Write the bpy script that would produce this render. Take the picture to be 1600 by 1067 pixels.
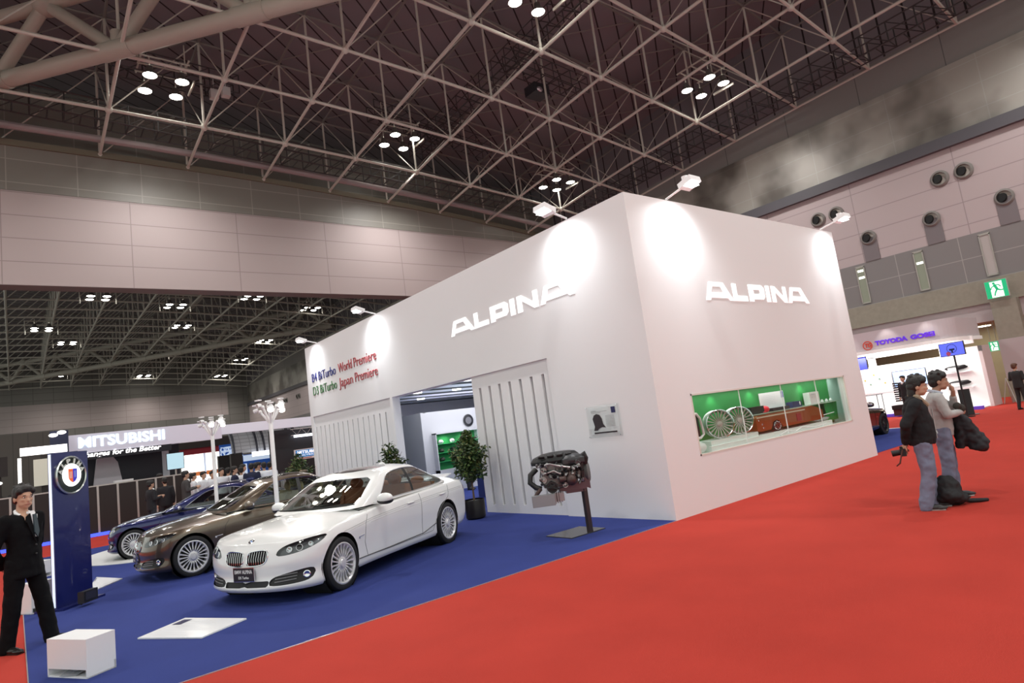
import bpy, bmesh, math, random
from math import sin, cos, pi, radians, sqrt
from mathutils import Vector, Matrix
from mathutils.bvhtree import BVHTree
random.seed(7)
for o in list(bpy.data.objects): bpy.data.objects.remove(o)
SC = bpy.context.scene
COL = SC.collection
# ---------------------------------------------------------------- camera
def cam_setup():
    f, yaw, pitch, roll = 975.0, 0.6843, 0.13247, -0.13379
    fw = Vector((sin(yaw)*cos(pitch), cos(yaw)*cos(pitch), sin(pitch)))
    r = Vector((cos(yaw), -sin(yaw), 0)); u = r.cross(fw)
    rr = r*cos(roll) + u*sin(roll); uu = -r*sin(roll) + u*cos(roll)
    cd = bpy.data.cameras.new('camera'); co = bpy.data.objects.new('camera', cd)
    COL.objects.link(co)
    m = Matrix((( rr.x, uu.x, -fw.x, 0), (rr.y, uu.y, -fw.y, 0), (rr.z, uu.z, -fw.z, 1.75), (0, 0, 0, 1)))
    co.matrix_world = m
    cd.sensor_width = 36.0; cd.lens = f/1600*36.0; cd.clip_end = 400; cd.clip_start = .05
    SC.camera = co
cam_setup()
# ---------------------------------------------------------------- world, exposure, hall light
W = bpy.data.worlds.new('hall_ambient'); SC.world = W; W.use_nodes = True
W.node_tree.nodes['Background'].inputs[0].default_value = (.93, 1.0, .95, 1)
W.node_tree.nodes['Background'].inputs[1].default_value = 1.0
SC.view_settings.view_transform = 'Standard'; SC.view_settings.look = 'None'
SC.view_settings.gamma = 1; SC.view_settings.use_curve_mapping = False
SC.view_settings.exposure = 0.0
HALL_W = 2050.0      # watts of one four-lamp cluster in this hall
FAR_W = 1500.0
def spot(name, loc, target, power, angle, blend=.6, color=(1, .96, .9), size=.1, parent=None):
    l = bpy.data.lights.new(name, 'SPOT'); l.energy = power; l.spot_size = radians(angle); l.spot_blend = blend
    l.color = color; l.shadow_soft_size = size
    o = bpy.data.objects.new(name, l); COL.objects.link(o); o.location = loc
    d = Vector(target) - Vector(loc); o.rotation_euler = d.to_track_quat('-Z', 'Y').to_euler()
    if parent: o.parent = parent
    return o
def area(name, loc, target, power, sx, sy, color=(1, .96, .9), parent=None):
    l = bpy.data.lights.new(name, 'AREA'); l.energy = power; l.shape = 'RECTANGLE'; l.size = sx; l.size_y = sy; l.color = color
    o = bpy.data.objects.new(name, l); COL.objects.link(o); o.location = loc
    d = Vector(target) - Vector(loc); o.rotation_euler = d.to_track_quat('-Z', 'Y').to_euler()
    if parent: o.parent = parent
    return o
# lamp clusters hang on a grid in both halls
CL1 = [(5.35, 27.7, 18), (17.05, 28.35, 18), (16.3, 15.6, 18), (27.5, 27.1, 16.5), (27.2, 15.6, 17), (5.3, 15.6, 18), (5.3, 3.6, 18), (16.3, 3.6, 18), (27.2, 3.6, 17),
       (-5.8, 27.6, 18), (-5.8, 15.6, 18), (-5.8, 3.6, 18), (5.3, -7, 18), (16.3, -7, 18)]
CL2 = [(2.42, 74.7, 17), (5.9, 61.5, 17), (12.2, 64.1, 17), (18.1, 60.2, 17), (25.4, 64.6, 17), (15.2, 92.6, 17), (27.0, 97.6, 16.9), (4.9, 106.5, 16.9), (15.8, 108.6, 16.6), (26.6, 108, 15.9), (26.2, 83.3, 17), (5, 85, 17.5), (15, 76, 17.5)]
for i, (x, y, z) in enumerate(CL1): spot('hall_lamp_light', (x, y, z-1.9), (x, y, 0), HALL_W*1.0, 165, 1.0, (1, .97, .95), .35)
for i, (x, y, z) in enumerate(CL2): spot('far_lamp_light', (x, y, z-1.9), (x, y, 0), FAR_W*1.0, 165, 1.0, (1, .95, .9), .35)
# ---------------------------------------------------------------- materials
MATS = {}
def M(name, col, rough=.5, metal=0., emit=0., emitcol=None, trans=0., coat=0., ior=1.45, bump=0., bscale=50., var=0., vscale=3., spec=.5, alpha=1.):
    if name in MATS: return MATS[name]
    m = bpy.data.materials.new(name); m.use_nodes = True; nt = m.node_tree; b = nt.nodes['Principled BSDF']
    def s(k, v):
        if k in b.inputs: b.inputs[k].default_value = v
    s('Base Color', (*col, 1)); s('Roughness', rough); s('Metallic', metal); s('IOR', ior); s('Specular IOR Level', spec)
    s('Transmission Weight', trans); s('Coat Weight', coat); s('Coat Roughness', .03); s('Alpha', alpha)
    if emit: s('Emission Strength', emit); s('Emission Color', (*(emitcol or col), 1))
    tc = nt.nodes.new('ShaderNodeTexCoord')
    if var:
        n = nt.nodes.new('ShaderNodeTexNoise'); n.inputs['Scale'].default_value = vscale; n.inputs['Detail'].default_value = 6
        nt.links.new(tc.outputs['Object'], n.inputs['Vector'])
        mx = nt.nodes.new('ShaderNodeMix'); mx.data_type = 'RGBA'
        mx.inputs[6].default_value = (*[c*(1-var) for c in col], 1); mx.inputs[7].default_value = (*[min(1, c*(1+var)) for c in col], 1)
        nt.links.new(n.outputs['Fac'], mx.inputs[0]); nt.links.new(mx.outputs[2], b.inputs['Base Color'])
    if bump:
        n = nt.nodes.new('ShaderNodeTexNoise'); n.inputs['Scale'].default_value = bscale; n.inputs['Detail'].default_value = 4
        nt.links.new(tc.outputs['Object'], n.inputs['Vector'])
        bp = nt.nodes.new('ShaderNodeBump'); bp.inputs['Strength'].default_value = bump; bp.inputs['Distance'].default_value = .01
        nt.links.new(n.outputs['Fac'], bp.inputs['Height']); nt.links.new(bp.outputs[0], b.inputs['Normal'])
    MATS[name] = m; return m
def tile_mat(name, axes, col, line, tw, th, mortar=.012, off=0., rough=.5, shift=(0, 0), var=.0, metal=0., painted_sheen=None, col2=None):
    """panel grid: axes = which object axes run across and up"""
    m = bpy.data.materials.new(name); m.use_nodes = True; nt = m.node_tree; b = nt.nodes['Principled BSDF']; L = nt.links
    tc = nt.nodes.new('ShaderNodeTexCoord'); sp = nt.nodes.new('ShaderNodeSeparateXYZ'); cb = nt.nodes.new('ShaderNodeCombineXYZ')
    L.new(tc.outputs['Object'], sp.inputs[0])
    for k in (0, 1):
        ad = nt.nodes.new('ShaderNodeMath'); ad.operation = 'ADD'; ad.inputs[1].default_value = shift[k]
        L.new(sp.outputs[axes[k]], ad.inputs[0]); L.new(ad.outputs[0], cb.inputs[k])
    br = nt.nodes.new('ShaderNodeTexBrick'); br.offset = off; br.squash = 1
    br.inputs['Scale'].default_value = 1; br.inputs['Brick Width'].default_value = tw; br.inputs['Row Height'].default_value = th
    br.inputs['Mortar Size'].default_value = mortar; br.inputs['Mortar Smooth'].default_value = .1
    c2 = col2 or [c*(1-var) for c in col]
    br.inputs['Color1'].default_value = (*col, 1); br.inputs['Color2'].default_value = (*c2, 1); br.inputs['Mortar'].default_value = (*line, 1)
    L.new(cb.outputs[0], br.inputs['Vector']); out = br.outputs['Color']
    if painted_sheen:  # patchy reflections painted into the panel colour
        n = nt.nodes.new('ShaderNodeTexNoise'); n.inputs['Scale'].default_value = painted_sheen[1]; n.inputs['Detail'].default_value = 3
        L.new(tc.outputs['Object'], n.inputs['Vector'])
        cr = nt.nodes.new('ShaderNodeValToRGB'); cr.color_ramp.elements[0].position = .42; cr.color_ramp.elements[1].position = .62
        cr.color_ramp.elements[0].color = (1, 1, 1, 1); cr.color_ramp.elements[1].color = (*painted_sheen[0], 1)
        L.new(n.outputs['Fac'], cr.inputs[0])
        mx = nt.nodes.new('ShaderNodeMix'); mx.data_type = 'RGBA'; mx.blend_type = 'MULTIPLY'; mx.inputs[0].default_value = 1
        L.new(out, mx.inputs[6]); L.new(cr.outputs[0], mx.inputs[7]); out = mx.outputs[2]
    L.new(out, b.inputs['Base Color']); b.inputs['Roughness'].default_value = rough; b.inputs['Metallic'].default_value = metal
    return m
def carpet(name, col, var=.12):
    m = bpy.data.materials.new(name); m.use_nodes = True; nt = m.node_tree; b = nt.nodes['Principled BSDF']; L = nt.links
    tc = nt.nodes.new('ShaderNodeTexCoord')
    n1 = nt.nodes.new('ShaderNodeTexNoise'); n1.inputs['Scale'].default_value = 1.3; n1.inputs['Detail'].default_value = 5
    n2 = nt.nodes.new('ShaderNodeTexNoise'); n2.inputs['Scale'].default_value = 160; n2.inputs['Detail'].default_value = 3
    for n in (n1, n2): L.new(tc.outputs['Object'], n.inputs['Vector'])
    ad = nt.nodes.new('ShaderNodeMath'); ad.operation = 'ADD'; L.new(n1.outputs['Fac'], ad.inputs[0]); L.new(n2.outputs['Fac'], ad.inputs[1])
    mp = nt.nodes.new('ShaderNodeMapRange'); mp.inputs[1].default_value = .6; mp.inputs[2].default_value = 1.4
    L.new(ad.outputs[0], mp.inputs[0])
    mx = nt.nodes.new('ShaderNodeMix'); mx.data_type = 'RGBA'
    mx.inputs[6].default_value = (*[c*(1-var) for c in col], 1); mx.inputs[7].default_value = (*[c*(1+var) for c in col], 1)
    L.new(mp.outputs[0], mx.inputs[0]); L.new(mx.outputs[2], b.inputs['Base Color'])
    bp = nt.nodes.new('ShaderNodeBump'); bp.inputs['Strength'].default_value = .5; bp.inputs['Distance'].default_value = .006
    L.new(n2.outputs['Fac'], bp.inputs['Height']); L.new(bp.outputs[0], b.inputs['Normal'])
    b.inputs['Roughness'].default_value = .95; b.inputs['Specular IOR Level'].default_value = .15
    return m
def glass_mat(name, tint, mixf=.25, rough=.0):
    """thin pane: mostly see-through, with a mirror coat"""
    m = bpy.data.materials.new(name); m.use_nodes = True; nt = m.node_tree; nt.nodes.clear(); L = nt.links
    o = nt.nodes.new('ShaderNodeOutputMaterial'); t = nt.nodes.new('ShaderNodeBsdfTransparent'); g = nt.nodes.new('ShaderNodeBsdfGlossy')
    t.inputs[0].default_value = (*tint, 1); g.inputs['Roughness'].default_value = rough; g.inputs[0].default_value = (1, 1, 1, 1)
    lw = nt.nodes.new('ShaderNodeLayerWeight'); lw.inputs[0].default_value = .5
    pw_ = nt.nodes.new('ShaderNodeMath'); pw_.operation = 'POWER'; pw_.inputs[1].default_value = 3.5; L.new(lw.outputs['Facing'], pw_.inputs[0])
    mp = nt.nodes.new('ShaderNodeMath'); mp.operation = 'MULTIPLY_ADD'; mp.inputs[1].default_value = .75; mp.inputs[2].default_value = .045+mixf*.1
    L.new(pw_.outputs[0], mp.inputs[0])
    mx = nt.nodes.new('ShaderNodeMixShader'); L.new(mp.outputs[0], mx.inputs[0]); L.new(t.outputs[0], mx.inputs[1]); L.new(g.outputs[0], mx.inputs[2])
    L.new(mx.outputs[0], o.inputs[0]); return m
# ---------------------------------------------------------------- mesh builder
class MB:
    def __init__(s): s.v = []; s.f = []; s.m = []; s.mi = 0
    def mat(s, i): s.mi = i; return s
    def add(s, vs, fs):
        n = len(s.v); s.v.extend([tuple(v) for v in vs]); s.f.extend([tuple(i+n for i in f) for f in fs]); s.m.extend([s.mi]*len(fs)); return s
    def box(s, a, b):
        (x0, y0, z0), (x1, y1, z1) = a, b
        x0, x1 = min(x0, x1), max(x0, x1); y0, y1 = min(y0, y1), max(y0, y1); z0, z1 = min(z0, z1), max(z0, z1)
        return s.add([(x0,y0,z0),(x1,y0,z0),(x1,y1,z0),(x0,y1,z0),(x0,y0,z1),(x1,y0,z1),(x1,y1,z1),(x0,y1,z1)],
                     [(0,3,2,1),(4,5,6,7),(0,1,5,4),(1,2,6,5),(2,3,7,6),(3,0,4,7)])
    def cbox(s, c, d): return s.box([c[i]-d[i]/2 for i in range(3)], [c[i]+d[i]/2 for i in range(3)])
    def obox(s, c, ax, ay, az):
        c, ax, ay, az = Vector(c), Vector(ax)/2, Vector(ay)/2, Vector(az)/2
        vs = [c+ax*i+ay*j+az*k for k in (-1, 1) for (i, j) in ((-1,-1),(1,-1),(1,1),(-1,1))]
        return s.add(vs, [(0,3,2,1),(4,5,6,7),(0,1,5,4),(1,2,6,5),(2,3,7,6),(3,0,4,7)])
    def tube(s, p0, p1, r0, r1=None, n=8, cap=True):
        p0, p1 = Vector(p0), Vector(p1); r1 = r0 if r1 is None else r1; d = (p1-p0)
        if d.length < 1e-7: return s
        q = d.to_track_quat('Z', 'Y'); vs = []
        for p, r in ((p0, r0), (p1, r1)):
            for i in range(n):
                a = 2*pi*i/n; vs.append(p + q @ Vector((r*cos(a), r*sin(a), 0)))
        fs = [(i, (i+1) % n, n+(i+1) % n, n+i) for i in range(n)]
        if cap: fs += [tuple(range(n-1, -1, -1)), tuple(range(n, 2*n))]
        return s.add(vs, fs)
    def path(s, pts, r, n=8, closed=False):
        P = [Vector(p) for p in pts]; N = len(P); rs = r if isinstance(r, (list, tuple)) else [r]*N
        up = Vector((0, 0, 1)); vs = []; last = None
        for i in range(N):
            a = P[i-1] if (i > 0 or closed) else P[i]; b = P[(i+1) % N] if (i < N-1 or closed) else P[i]
            t = (b-a).normalized()
            if last is None: x = t.orthogonal().normalized()
            else:
                x = last - t*last.dot(t); x = x.normalized() if x.length > 1e-6 else t.orthogonal().normalized()
            last = x; y = t.cross(x)
            for k in range(n): a_ = 2*pi*k/n; vs.append(P[i] + (x*cos(a_)+y*sin(a_))*rs[i])
        fs = []
        for i in range(N if closed else N-1):
            j = (i+1) % N
            for k in range(n): fs.append((i*n+k, i*n+(k+1) % n, j*n+(k+1) % n, j*n+k))
        if not closed: fs += [tuple(range(n-1, -1, -1)), tuple((N-1)*n+k for k in range(n))]
        return s.add(vs, fs)
    def lathe(s, prof, c=(0,0,0), axis=(0,0,1), n=32, cap=True):
        """prof: (radius, height) list"""
        q = Vector(axis).to_track_quat('Z', 'Y'); c = Vector(c); vs = []
        for r, h in prof:
            for i in range(n): a = 2*pi*i/n; vs.append(c + q @ Vector((r*cos(a), r*sin(a), h)))
        fs = []
        for j in range(len(prof)-1):
            for i in range(n): fs.append((j*n+i, j*n+(i+1) % n, (j+1)*n+(i+1) % n, (j+1)*n+i))
        if cap: fs += [tuple(range(n-1, -1, -1)), tuple((len(prof)-1)*n+i for i in range(n))]
        return s.add(vs, fs)
    def ell(s, c, r, n=14, m=10, rot=None):
        c = Vector(c); r = (r, r, r) if isinstance(r, (int, float)) else r; vs = []
        for j in range(1, m):
            t = pi*j/m
            for i in range(n): a = 2*pi*i/n; vs.append(Vector((r[0]*sin(t)*cos(a), r[1]*sin(t)*sin(a), r[2]*cos(t))))
        vs += [Vector((0, 0, r[2])), Vector((0, 0, -r[2]))]
        if rot is not None: vs = [rot @ v for v in vs]
        vs = [c+v for v in vs]; T = len(vs)-2; fs = []
        for j in range(m-2):
            for i in range(n): fs.append((j*n+i, (j+1)*n+i, (j+1)*n+(i+1) % n, j*n+(i+1) % n))
        for i in range(n): fs.append((T, i, (i+1) % n)); fs.append((T+1, (m-2)*n+(i+1) % n, (m-2)*n+i))
        return s.add(vs, fs)
    def prism(s, poly, o, ax, ay, d):
        """poly in the plane (ax, ay) at o, thickened by vector d"""
        o, ax, ay, d = Vector(o), Vector(ax), Vector(ay), Vector(d); n = len(poly)
        vs = [o+ax*x+ay*y for x, y in poly] + [o+ax*x+ay*y+d for x, y in poly]
        return s.add(vs, [tuple(range(n-1, -1, -1)), tuple(range(n, 2*n))] + [(i, (i+1) % n, n+(i+1) % n, n+i) for i in range(n)])
    def quad(s, a, b, c, d): return s.add([a, b, c, d], [(0, 1, 2, 3)])
    def xf(s, mtx): s.v = [tuple(mtx @ Vector(v)) for v in s.v]; return s
    def mesh(s, name, mats, smooth=False, fix=True, ang=None):
        me = bpy.data.meshes.new(name); me.from_pydata(s.v, [], s.f)
        for m in (mats if isinstance(mats, (list, tuple)) else [mats]): me.materials.append(m)
        me.polygons.foreach_set('material_index', s.m)
        if fix:
            bm = bmesh.new(); bm.from_mesh(me); bmesh.ops.recalc_face_normals(bm, faces=bm.faces); bm.to_mesh(me); bm.free()
        if smooth:
            me.polygons.foreach_set('use_smooth', [True]*len(me.polygons))
            try: me.set_sharp_from_angle(angle=radians(ang or 40))
            except Exception: pass
        me.update(); return me
    def build(s, name, mats, parent=None, smooth=False, label=None, loc=None, fix=True, ang=None, kind=None):
        o = bpy.data.objects.new(name, s.mesh(name, mats, smooth, fix, ang)); COL.objects.link(o)
        if parent: o.parent = parent
        if label: o['label'] = label
        if kind: o['kind'] = kind
        if loc: o.location = loc
        return o
def thing(name, label, cat, loc=(0, 0, 0), rz=0., group=None):
    o = bpy.data.objects.new(name, None); COL.objects.link(o); o.location = loc; o.rotation_euler = (0, 0, rz)
    o.empty_display_size = .2; o['label'] = label; o['category'] = cat
    if group: o['group'] = group
    return o
def tag(o, label, cat, group=None):
    o['label'] = label; o['category'] = cat
    if group: o['group'] = group
    return o
def struct(name, mb, mats, smooth=False, label=None):
    o = mb.build(name, mats, smooth=smooth); o['kind'] = 'structure'
    if label: o['label'] = label
    return o
KIDS = {}
def copy_tree(o, parent=None):
    c = o.copy(); COL.objects.link(c)
    if parent: c.parent = parent; c.matrix_parent_inverse = o.matrix_parent_inverse
    for ch in [x for x in COL.objects if x.parent == o and x != c]: copy_tree(ch, c)
    return c
def text_mesh(txt, h, depth=.01, shear=0., sx=1., align='LEFT', spacing=1., bold=0.):
    """flat lettering as mesh data, text runs along +x, up is +y"""
    cu = bpy.data.curves.new('txt', 'FONT'); cu.body = txt; cu.size = h*1.38; cu.extrude = depth/2; cu.shear = shear
    cu.align_x = align; cu.space_character = spacing; cu.offset = bold; cu.resolution_u = 3
    ob = bpy.data.objects.new('txt', cu); COL.objects.link(ob); bpy.context.view_layer.update()
    me = bpy.data.meshes.new_from_object(ob); bpy.data.objects.remove(ob); bpy.data.curves.remove(cu)
    if sx != 1.:
        for v in me.vertices: v.co.x *= sx
    return me
def text(name, txt, h, mat, o, ax, ay, parent=None, depth=.01, shear=0., sx=1., align='LEFT', spacing=1., bold=0., fit=None, label=None):
    me = text_mesh(txt, h, depth, shear, sx, align, spacing, bold); me.name = name
    if fit:
        xs = [v.co.x for v in me.vertices]; k = fit/(max(xs)-min(xs))
        for v in me.vertices: v.co.x *= k
    ax, ay = Vector(ax).normalized(), Vector(ay).normalized(); az = ax.cross(ay); o = Vector(o)
    for v in me.vertices: c = v.co.copy(); v.co = o+ax*c.x+ay*c.y+az*c.z
    me.materials.clear(); me.materials.append(mat); ob = bpy.data.objects.new(name, me); COL.objects.link(ob)
    if parent: ob.parent = parent
    if label: ob['label'] = label
    return ob
# ================================================================ the hall
white = M('booth_white', (.80, .79, .79), .45, spec=.3)
XW, YL, YF = 32.0, 31.55, 113.0
def g(d): d = max(0, min(d, 8.1)); return .4229*d - .026*d*d
def zb1(x, y): return 14.5 + g((XW-x)/3.583) + g((YL-y)/3.6)
def zb2(x, y): return 14.5 + g((XW-x)/3.583) + g(min(YF-y, y-YL)/3.6)
# floors
struct('floor', MB().box((-40, -14, -.1), (60, 28.5, 0)), carpet('red_carpet', (.42, .040, .027)))
struct('floor', MB().box((-40, 28.5, -.1), (60, 140, 0)), carpet('grey_carpet', (.16, .14, .13)))
bl = MB().box((.07, 6.23, 0), (7.8, 20.7, .006)).box((7.8, 6.4, 0), (22.4, 20.7, .006))
tag(bl.build('blue_carpet', carpet('blue_carpet', (.030, .045, .19))), 'large deep blue carpet laid over the red one under the display cars and white stand', 'carpet')
tag(MB().box((-1.2, 6.222, 0), (7.8, 6.23, .008)).box((.06, 6.23, 0), (.07, 20.7, .008)).build('carpet_edge_strip', M('edge_metal', (.55, .5, .5), .35, .8)), 'thin metal strip edging the blue carpet against the red floor', 'edge strip')
# right wall in bands
lin = (.12, .11, .105)
b = lambda z0, z1, d=0, y0=-14, y1=YF: MB().box((XW-d, y0, z0), (XW+.5, y1, z1))
struct('wall_right', b(7.18, 11.1), tile_mat('pink_panels', (1, 2), (.43, .355, .352), (.30, .245, .245), 4.3, .98, .02, shift=(1.0, .22), rough=.6))
struct('trim_1', MB().box((XW-.25, -14, 11.1), (XW+.5, YF, 11.6)), M('dark_band', (.085, .08, .09), .5), label='dark band running along the right wall')
struct('trim_2', MB().box((XW-.1, -14, 11.6), (XW+.5, YF, 14.6)), tile_mat('grey_tiles', (1, 2), (.33, .31, .275), (.36, .35, .32), 3.6, 1.05, .022, shift=(1.2, .35), rough=.42, painted_sheen=((.34, .32, .31), .32), metal=.2), label='shiny grey tiled band above the dark band')
# upper flat grey panels following the vault
ub = MB(); ys = [YL - 3.6*i/2 for i in range(0, 26)]
for i in range(len(ys)-1):
    a, c = ys[i+1], ys[i]; ub.add([(XW-.02, a, 14.6), (XW-.02, c, 14.6), (XW-.02, c, zb1(XW, c)+.2), (XW-.02, a, zb1(XW, a)+.2)], [(0, 1, 2, 3)])
ys = [YL + 3.6*i/2 for i in range(0, 46)]
for i in range(len(ys)-1):
    a, c = ys[i], min(ys[i+1], YF); ub.add([(XW-.02, a, 14.6), (XW-.02, c, 14.6), (XW-.02, c, zb2(XW, c)+.2), (XW-.02, a, zb2(XW, a)+.2)], [(0, 1, 2, 3)])
struct('trim_3', ub, tile_mat('upper_grey_panels', (1, 2), (.20, .185, .175), (.09, .085, .08), 3.6, 6, .02, shift=(.15, 0), rough=.6), label='flat grey panels under the roof edge')
struct('trim_4', b(5.13, 7.18), tile_mat('mid_grey_panels', (1, 2), (.20, .185, .18), (.31, .29, .27), 2.5, 1.02, .018, shift=(1.9, -.1+.05), rough=.55), label='grey panelled band with slot windows')
conc = M('concrete', (.27, .25, .20), .8, var=.18, vscale=6, bump=.3, bscale=20)
struct('trim_5', MB().box((XW-.12, -14, 4.15), (XW+.5, YF, 5.13)), conc, label='concrete beam along the wall')
struct('trim_6', MB().box((XW, -14, 3.4), (XW+.5, YF, 4.15)), M('pink_soffit', (.42, .36, .36), .6), label='pinkish fascia above the passage')
low = MB().box((XW+4.2, -14, 0), (XW+4.4, YF, 4.4)).box((XW+.5, -14, 3.4), (XW+4.4, YF, 3.5))
struct('wall_back', low, M('passage_wall', (.30, .27, .17), .7, var=.1), label='olive wall of the side passage')
struct('wall_side', MB().box((XW-.02, 14.5, 0), (XW+.4, YF, 3.4)), M('low_wall', (.22, .2, .19), .7))
for i, y in enumerate((6.97, 16.0, -4)):
    o = tag(MB().box((XW-.5, y-.45, 0), (XW+.3, y+.42, 4.15)).build('concrete_column', conc), ['concrete column under the large green exit sign', 'concrete column hidden behind the white stand', 'concrete column at the near end of the passage'][i], 'column')
    if i == 0: MB().box((XW-.53, y-.5, .95), (XW+.3, y+.45, 2.55)).build('pink_cladding', M('pink_soffit', (.42, .36, .36), .6), o)
# nozzles and their grey tabs
dark = M('black_hole', (.006, .006, .006), .6); ngrey = M('nozzle_grey', (.20, .185, .17), .5); tabm = M('tab_grey', (.175, .15, .155), .55); nlit = M('nozzle_inner', (.42, .38, .33), .5)
def nozzle(y, z, r, tab, label, group):
    t = thing('air_nozzle', label, 'air nozzle', (XW, y, z), 0, group)
    MB().lathe([(r*1.22, 0), (r*1.22, .05), (r, .12), (r*.9, .12), (r*.86, .02)], axis=(-1, 0, 0), n=28, cap=False).build('outer_ring', ngrey, t, True)
    MB().lathe([(r*.86, .015), (.001, .016)], axis=(-1, 0, 0), n=28, cap=False).build('throat', nlit, t)
    MB().lathe([(r*.66, .05), (r*.6, .12), (.001, .12)], c=(0, r*.16, r*.02), axis=(-.94, .3, 0), n=24).build('nozzle_ball', dark, t, True)
    if tab: MB().box((-.035, -r*1.15, 7.18-z), (-.001, r*1.15, 0)).build('backing_tab', tabm, t)
names = {}
for k in range(-1, 18):
    for dy in (0, -.9):
        y = 8.22 + 5.4*k + dy
        nozzle(y, 9.91, .3, False, 'round black air nozzle of the upper row, right of its pair' if dy else 'round black air nozzle of the upper row, left of its pair', 'upper air nozzles')
for k in range(-2, 30):
    y = 6.2 + 2.66*k
    if k in (0, 1, 2): lb = ['round air nozzle with long grey tab above the exit sign', 'middle air nozzle with grey tab over the slot windows', 'air nozzle with grey tab nearest the white stand'][k]
    else: lb = 'air nozzle with grey tab further along the right wall'
    nozzle(y, 8.29, .29, True, lb, 'lower air nozzles' if k > 2 or k < 0 else None)
# slot windows
wf = M('window_frame', (.36, .35, .31), .5); wg1 = M('lit_window', (.16, .17, .13), .3, emit=.10, emitcol=(.8, .85, .6)); wg2 = M('grey_blind', (.42, .38, .36), .6)
for k in range(-3, 16):
    y = 7.17 + 2.5*k
    fr = MB().box((XW-.05, y-.2, 5.28), (XW+.1, y-.16, 7.02)).box((XW-.05, y+.16, 5.28), (XW+.1, y+.2, 7.02)).box((XW-.05, y-.2, 6.98), (XW+.1, y+.2, 7.06)).box((XW-.05, y-.2, 5.24), (XW+.1, y+.2, 5.3))
    o = struct('window_%d' % (k+4), fr, wf)
    MB().box((XW-.02, y-.16, 5.3), (XW-.005, y+.16, 6.98)).build('pane', wg2 if k == 0 else wg1, o)
    if k in (1, 2):
        q = MB().box((XW-.03, y-.13, 6.45), (XW-.021, y+.13, 6.55))
        if k == 2: q.box((XW-.03, y-.13, 6.78), (XW-.021, y+.13, 6.88))
        q.build('ceiling_light_seen_inside', M('strip_glow', (1, 1, .9), .5, emit=2.2), o)
# exit signs
def exit_sign(c, w, h, label, e):
    t = thing('exit_sign', label, 'exit sign', c)
    MB().box((0, -w/2, -h/2), (.14, w/2, h/2)).build('casing', M('casing_grey', (.5, .5, .48), .4), t)
    MB().box((-.006, -w/2+.01, -h/2+.01), (0, w/2-.01, h/2-.01)).build('green_face', M('sign_green', (.005, .20, .085), .4, emit=e, emitcol=(.01, .42, .17)), t)
    wm = M('sign_white', (.9, .95, .9), .4, emit=e*.9); s_ = h/.74
    MB().box((-.011, -.22*s_, -h/2+.03), (-.006, .2*s_, h/2-.05)).build('white_doorway', wm, t)
    f = MB()   # running figure, seen from -x: image right = -y
    P = lambda a, b: (-.0145, -a*s_, b*s_)
    def limb(a, b, wd):
        pa, pb = Vector(P(*a)), Vector(P(*b)); d = (pb-pa).normalized(); n_ = Vector((0, -d.z, d.y))*wd*s_/2
        f.add([pa-n_, pa+n_, pb+n_, pb-n_], [(0, 1, 2, 3)])
    f.lathe([(.05*s_, 0), (.001, .001)], c=P(-.06, .25), axis=(-1, 0, 0), n=14)
    limb((-.05, .2), (.03, -.02), .1); limb((-.03, .16), (-.16, .1), .04); limb((-.16, .1), (-.2, .0), .04); limb((0, .17), (.1, .17), .04); limb((.1, .17), (.16, .07), .04)
    limb((.02, 0), (-.06, -.14), .06); limb((-.06, -.14), (-.1, -.27), .05); limb((.02, -.01), (.14, -.07), .06); limb((.14, -.07), (.24, -.06), .05); limb((.24, -.06), (.27, -.14), .04)
    f.build('running_figure', M('sign_green', (.005, .20, .085)), t, fix=False)
exit_sign((XW-.65, 7.03, 4.60), .74, .72, 'large green and white running figure exit sign on the concrete beam', .9)
exit_sign((XW+.30, 7.78, 2.34), .36, .42, 'small lit green exit sign beside the white parts stand', 1.3)
SC.objects['exit_sign.001']
for yy in (-.1, .1): MB().tube((.07, yy, .2), (.07, yy, 1.06), .012).build('hanging_rod', wf, SC.objects['exit_sign.001'])
# lintel wall between the halls
struct('wall_front', MB().box((-40, YL, 10.06), (XW, YL+.9, 14.12)), tile_mat('lintel_pink', (0, 2), (.40, .335, .325), (.27, .22, .215), 4.6, 1.0, .02, shift=(.2, -.06), rough=.6))
lt = MB(); xs = [XW - 3.583*i/2 for i in range(0, 41)]
for i in range(len(xs)-1):
    a, c = xs[i+1], xs[i]; lt.add([(a, YL-.02, 14.12), (c, YL-.02, 14.12), (c, YL-.02, zb1(c, YL)-.1), (a, YL-.02, zb1(a, YL)-.1)], [(0, 1, 2, 3)])
    lt.add([(a, YL+.92, 14.12), (c, YL+.92, 14.12), (c, YL+.92, zb1(c, YL)+3), (a, YL+.92, zb1(a, YL)+3)], [(0, 1, 2, 3)])
struct('trim_7', lt, tile_mat('lintel_grey', (0, 2), (.205, .195, .17), (.30, .29, .25), 2.46, 1.02, .02, shift=(.0, -.2), rough=.5, var=.08), label='grey tiles above the pink lintel')
tb = MB()
for i in range(len(xs)-1):
    tb.tube((xs[i+1], YL-.9, zb1(xs[i+1], YL)+.35), (xs[i], YL-.9, zb1(xs[i], YL)+.35), .16, n=10)
tag(tb.build('duct_pipe', M('duct_pink', (.30, .25, .25), .45)), 'long pinkish duct running under the roof edge above the lintel wall', 'duct')
eb = MB()
for i in range(len(xs)-1):
    a, c = xs[i+1], xs[i]; eb.add([(a, YL-.12, zb1(a, YL)-.15), (c, YL-.12, zb1(c, YL)-.15), (c, YL-.12, zb1(c, YL)+.12), (a, YL-.12, zb1(a, YL)+.12), (a, YL+.5, zb1(a, YL)+.12), (c, YL+.5, zb1(c, YL)+.12), (a, YL+.0, zb1(a, YL)-.15), (c, YL, zb1(c, YL)-.15)], [(0, 1, 2, 3), (3, 2, 5, 4), (0, 1, 7, 6)])
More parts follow.
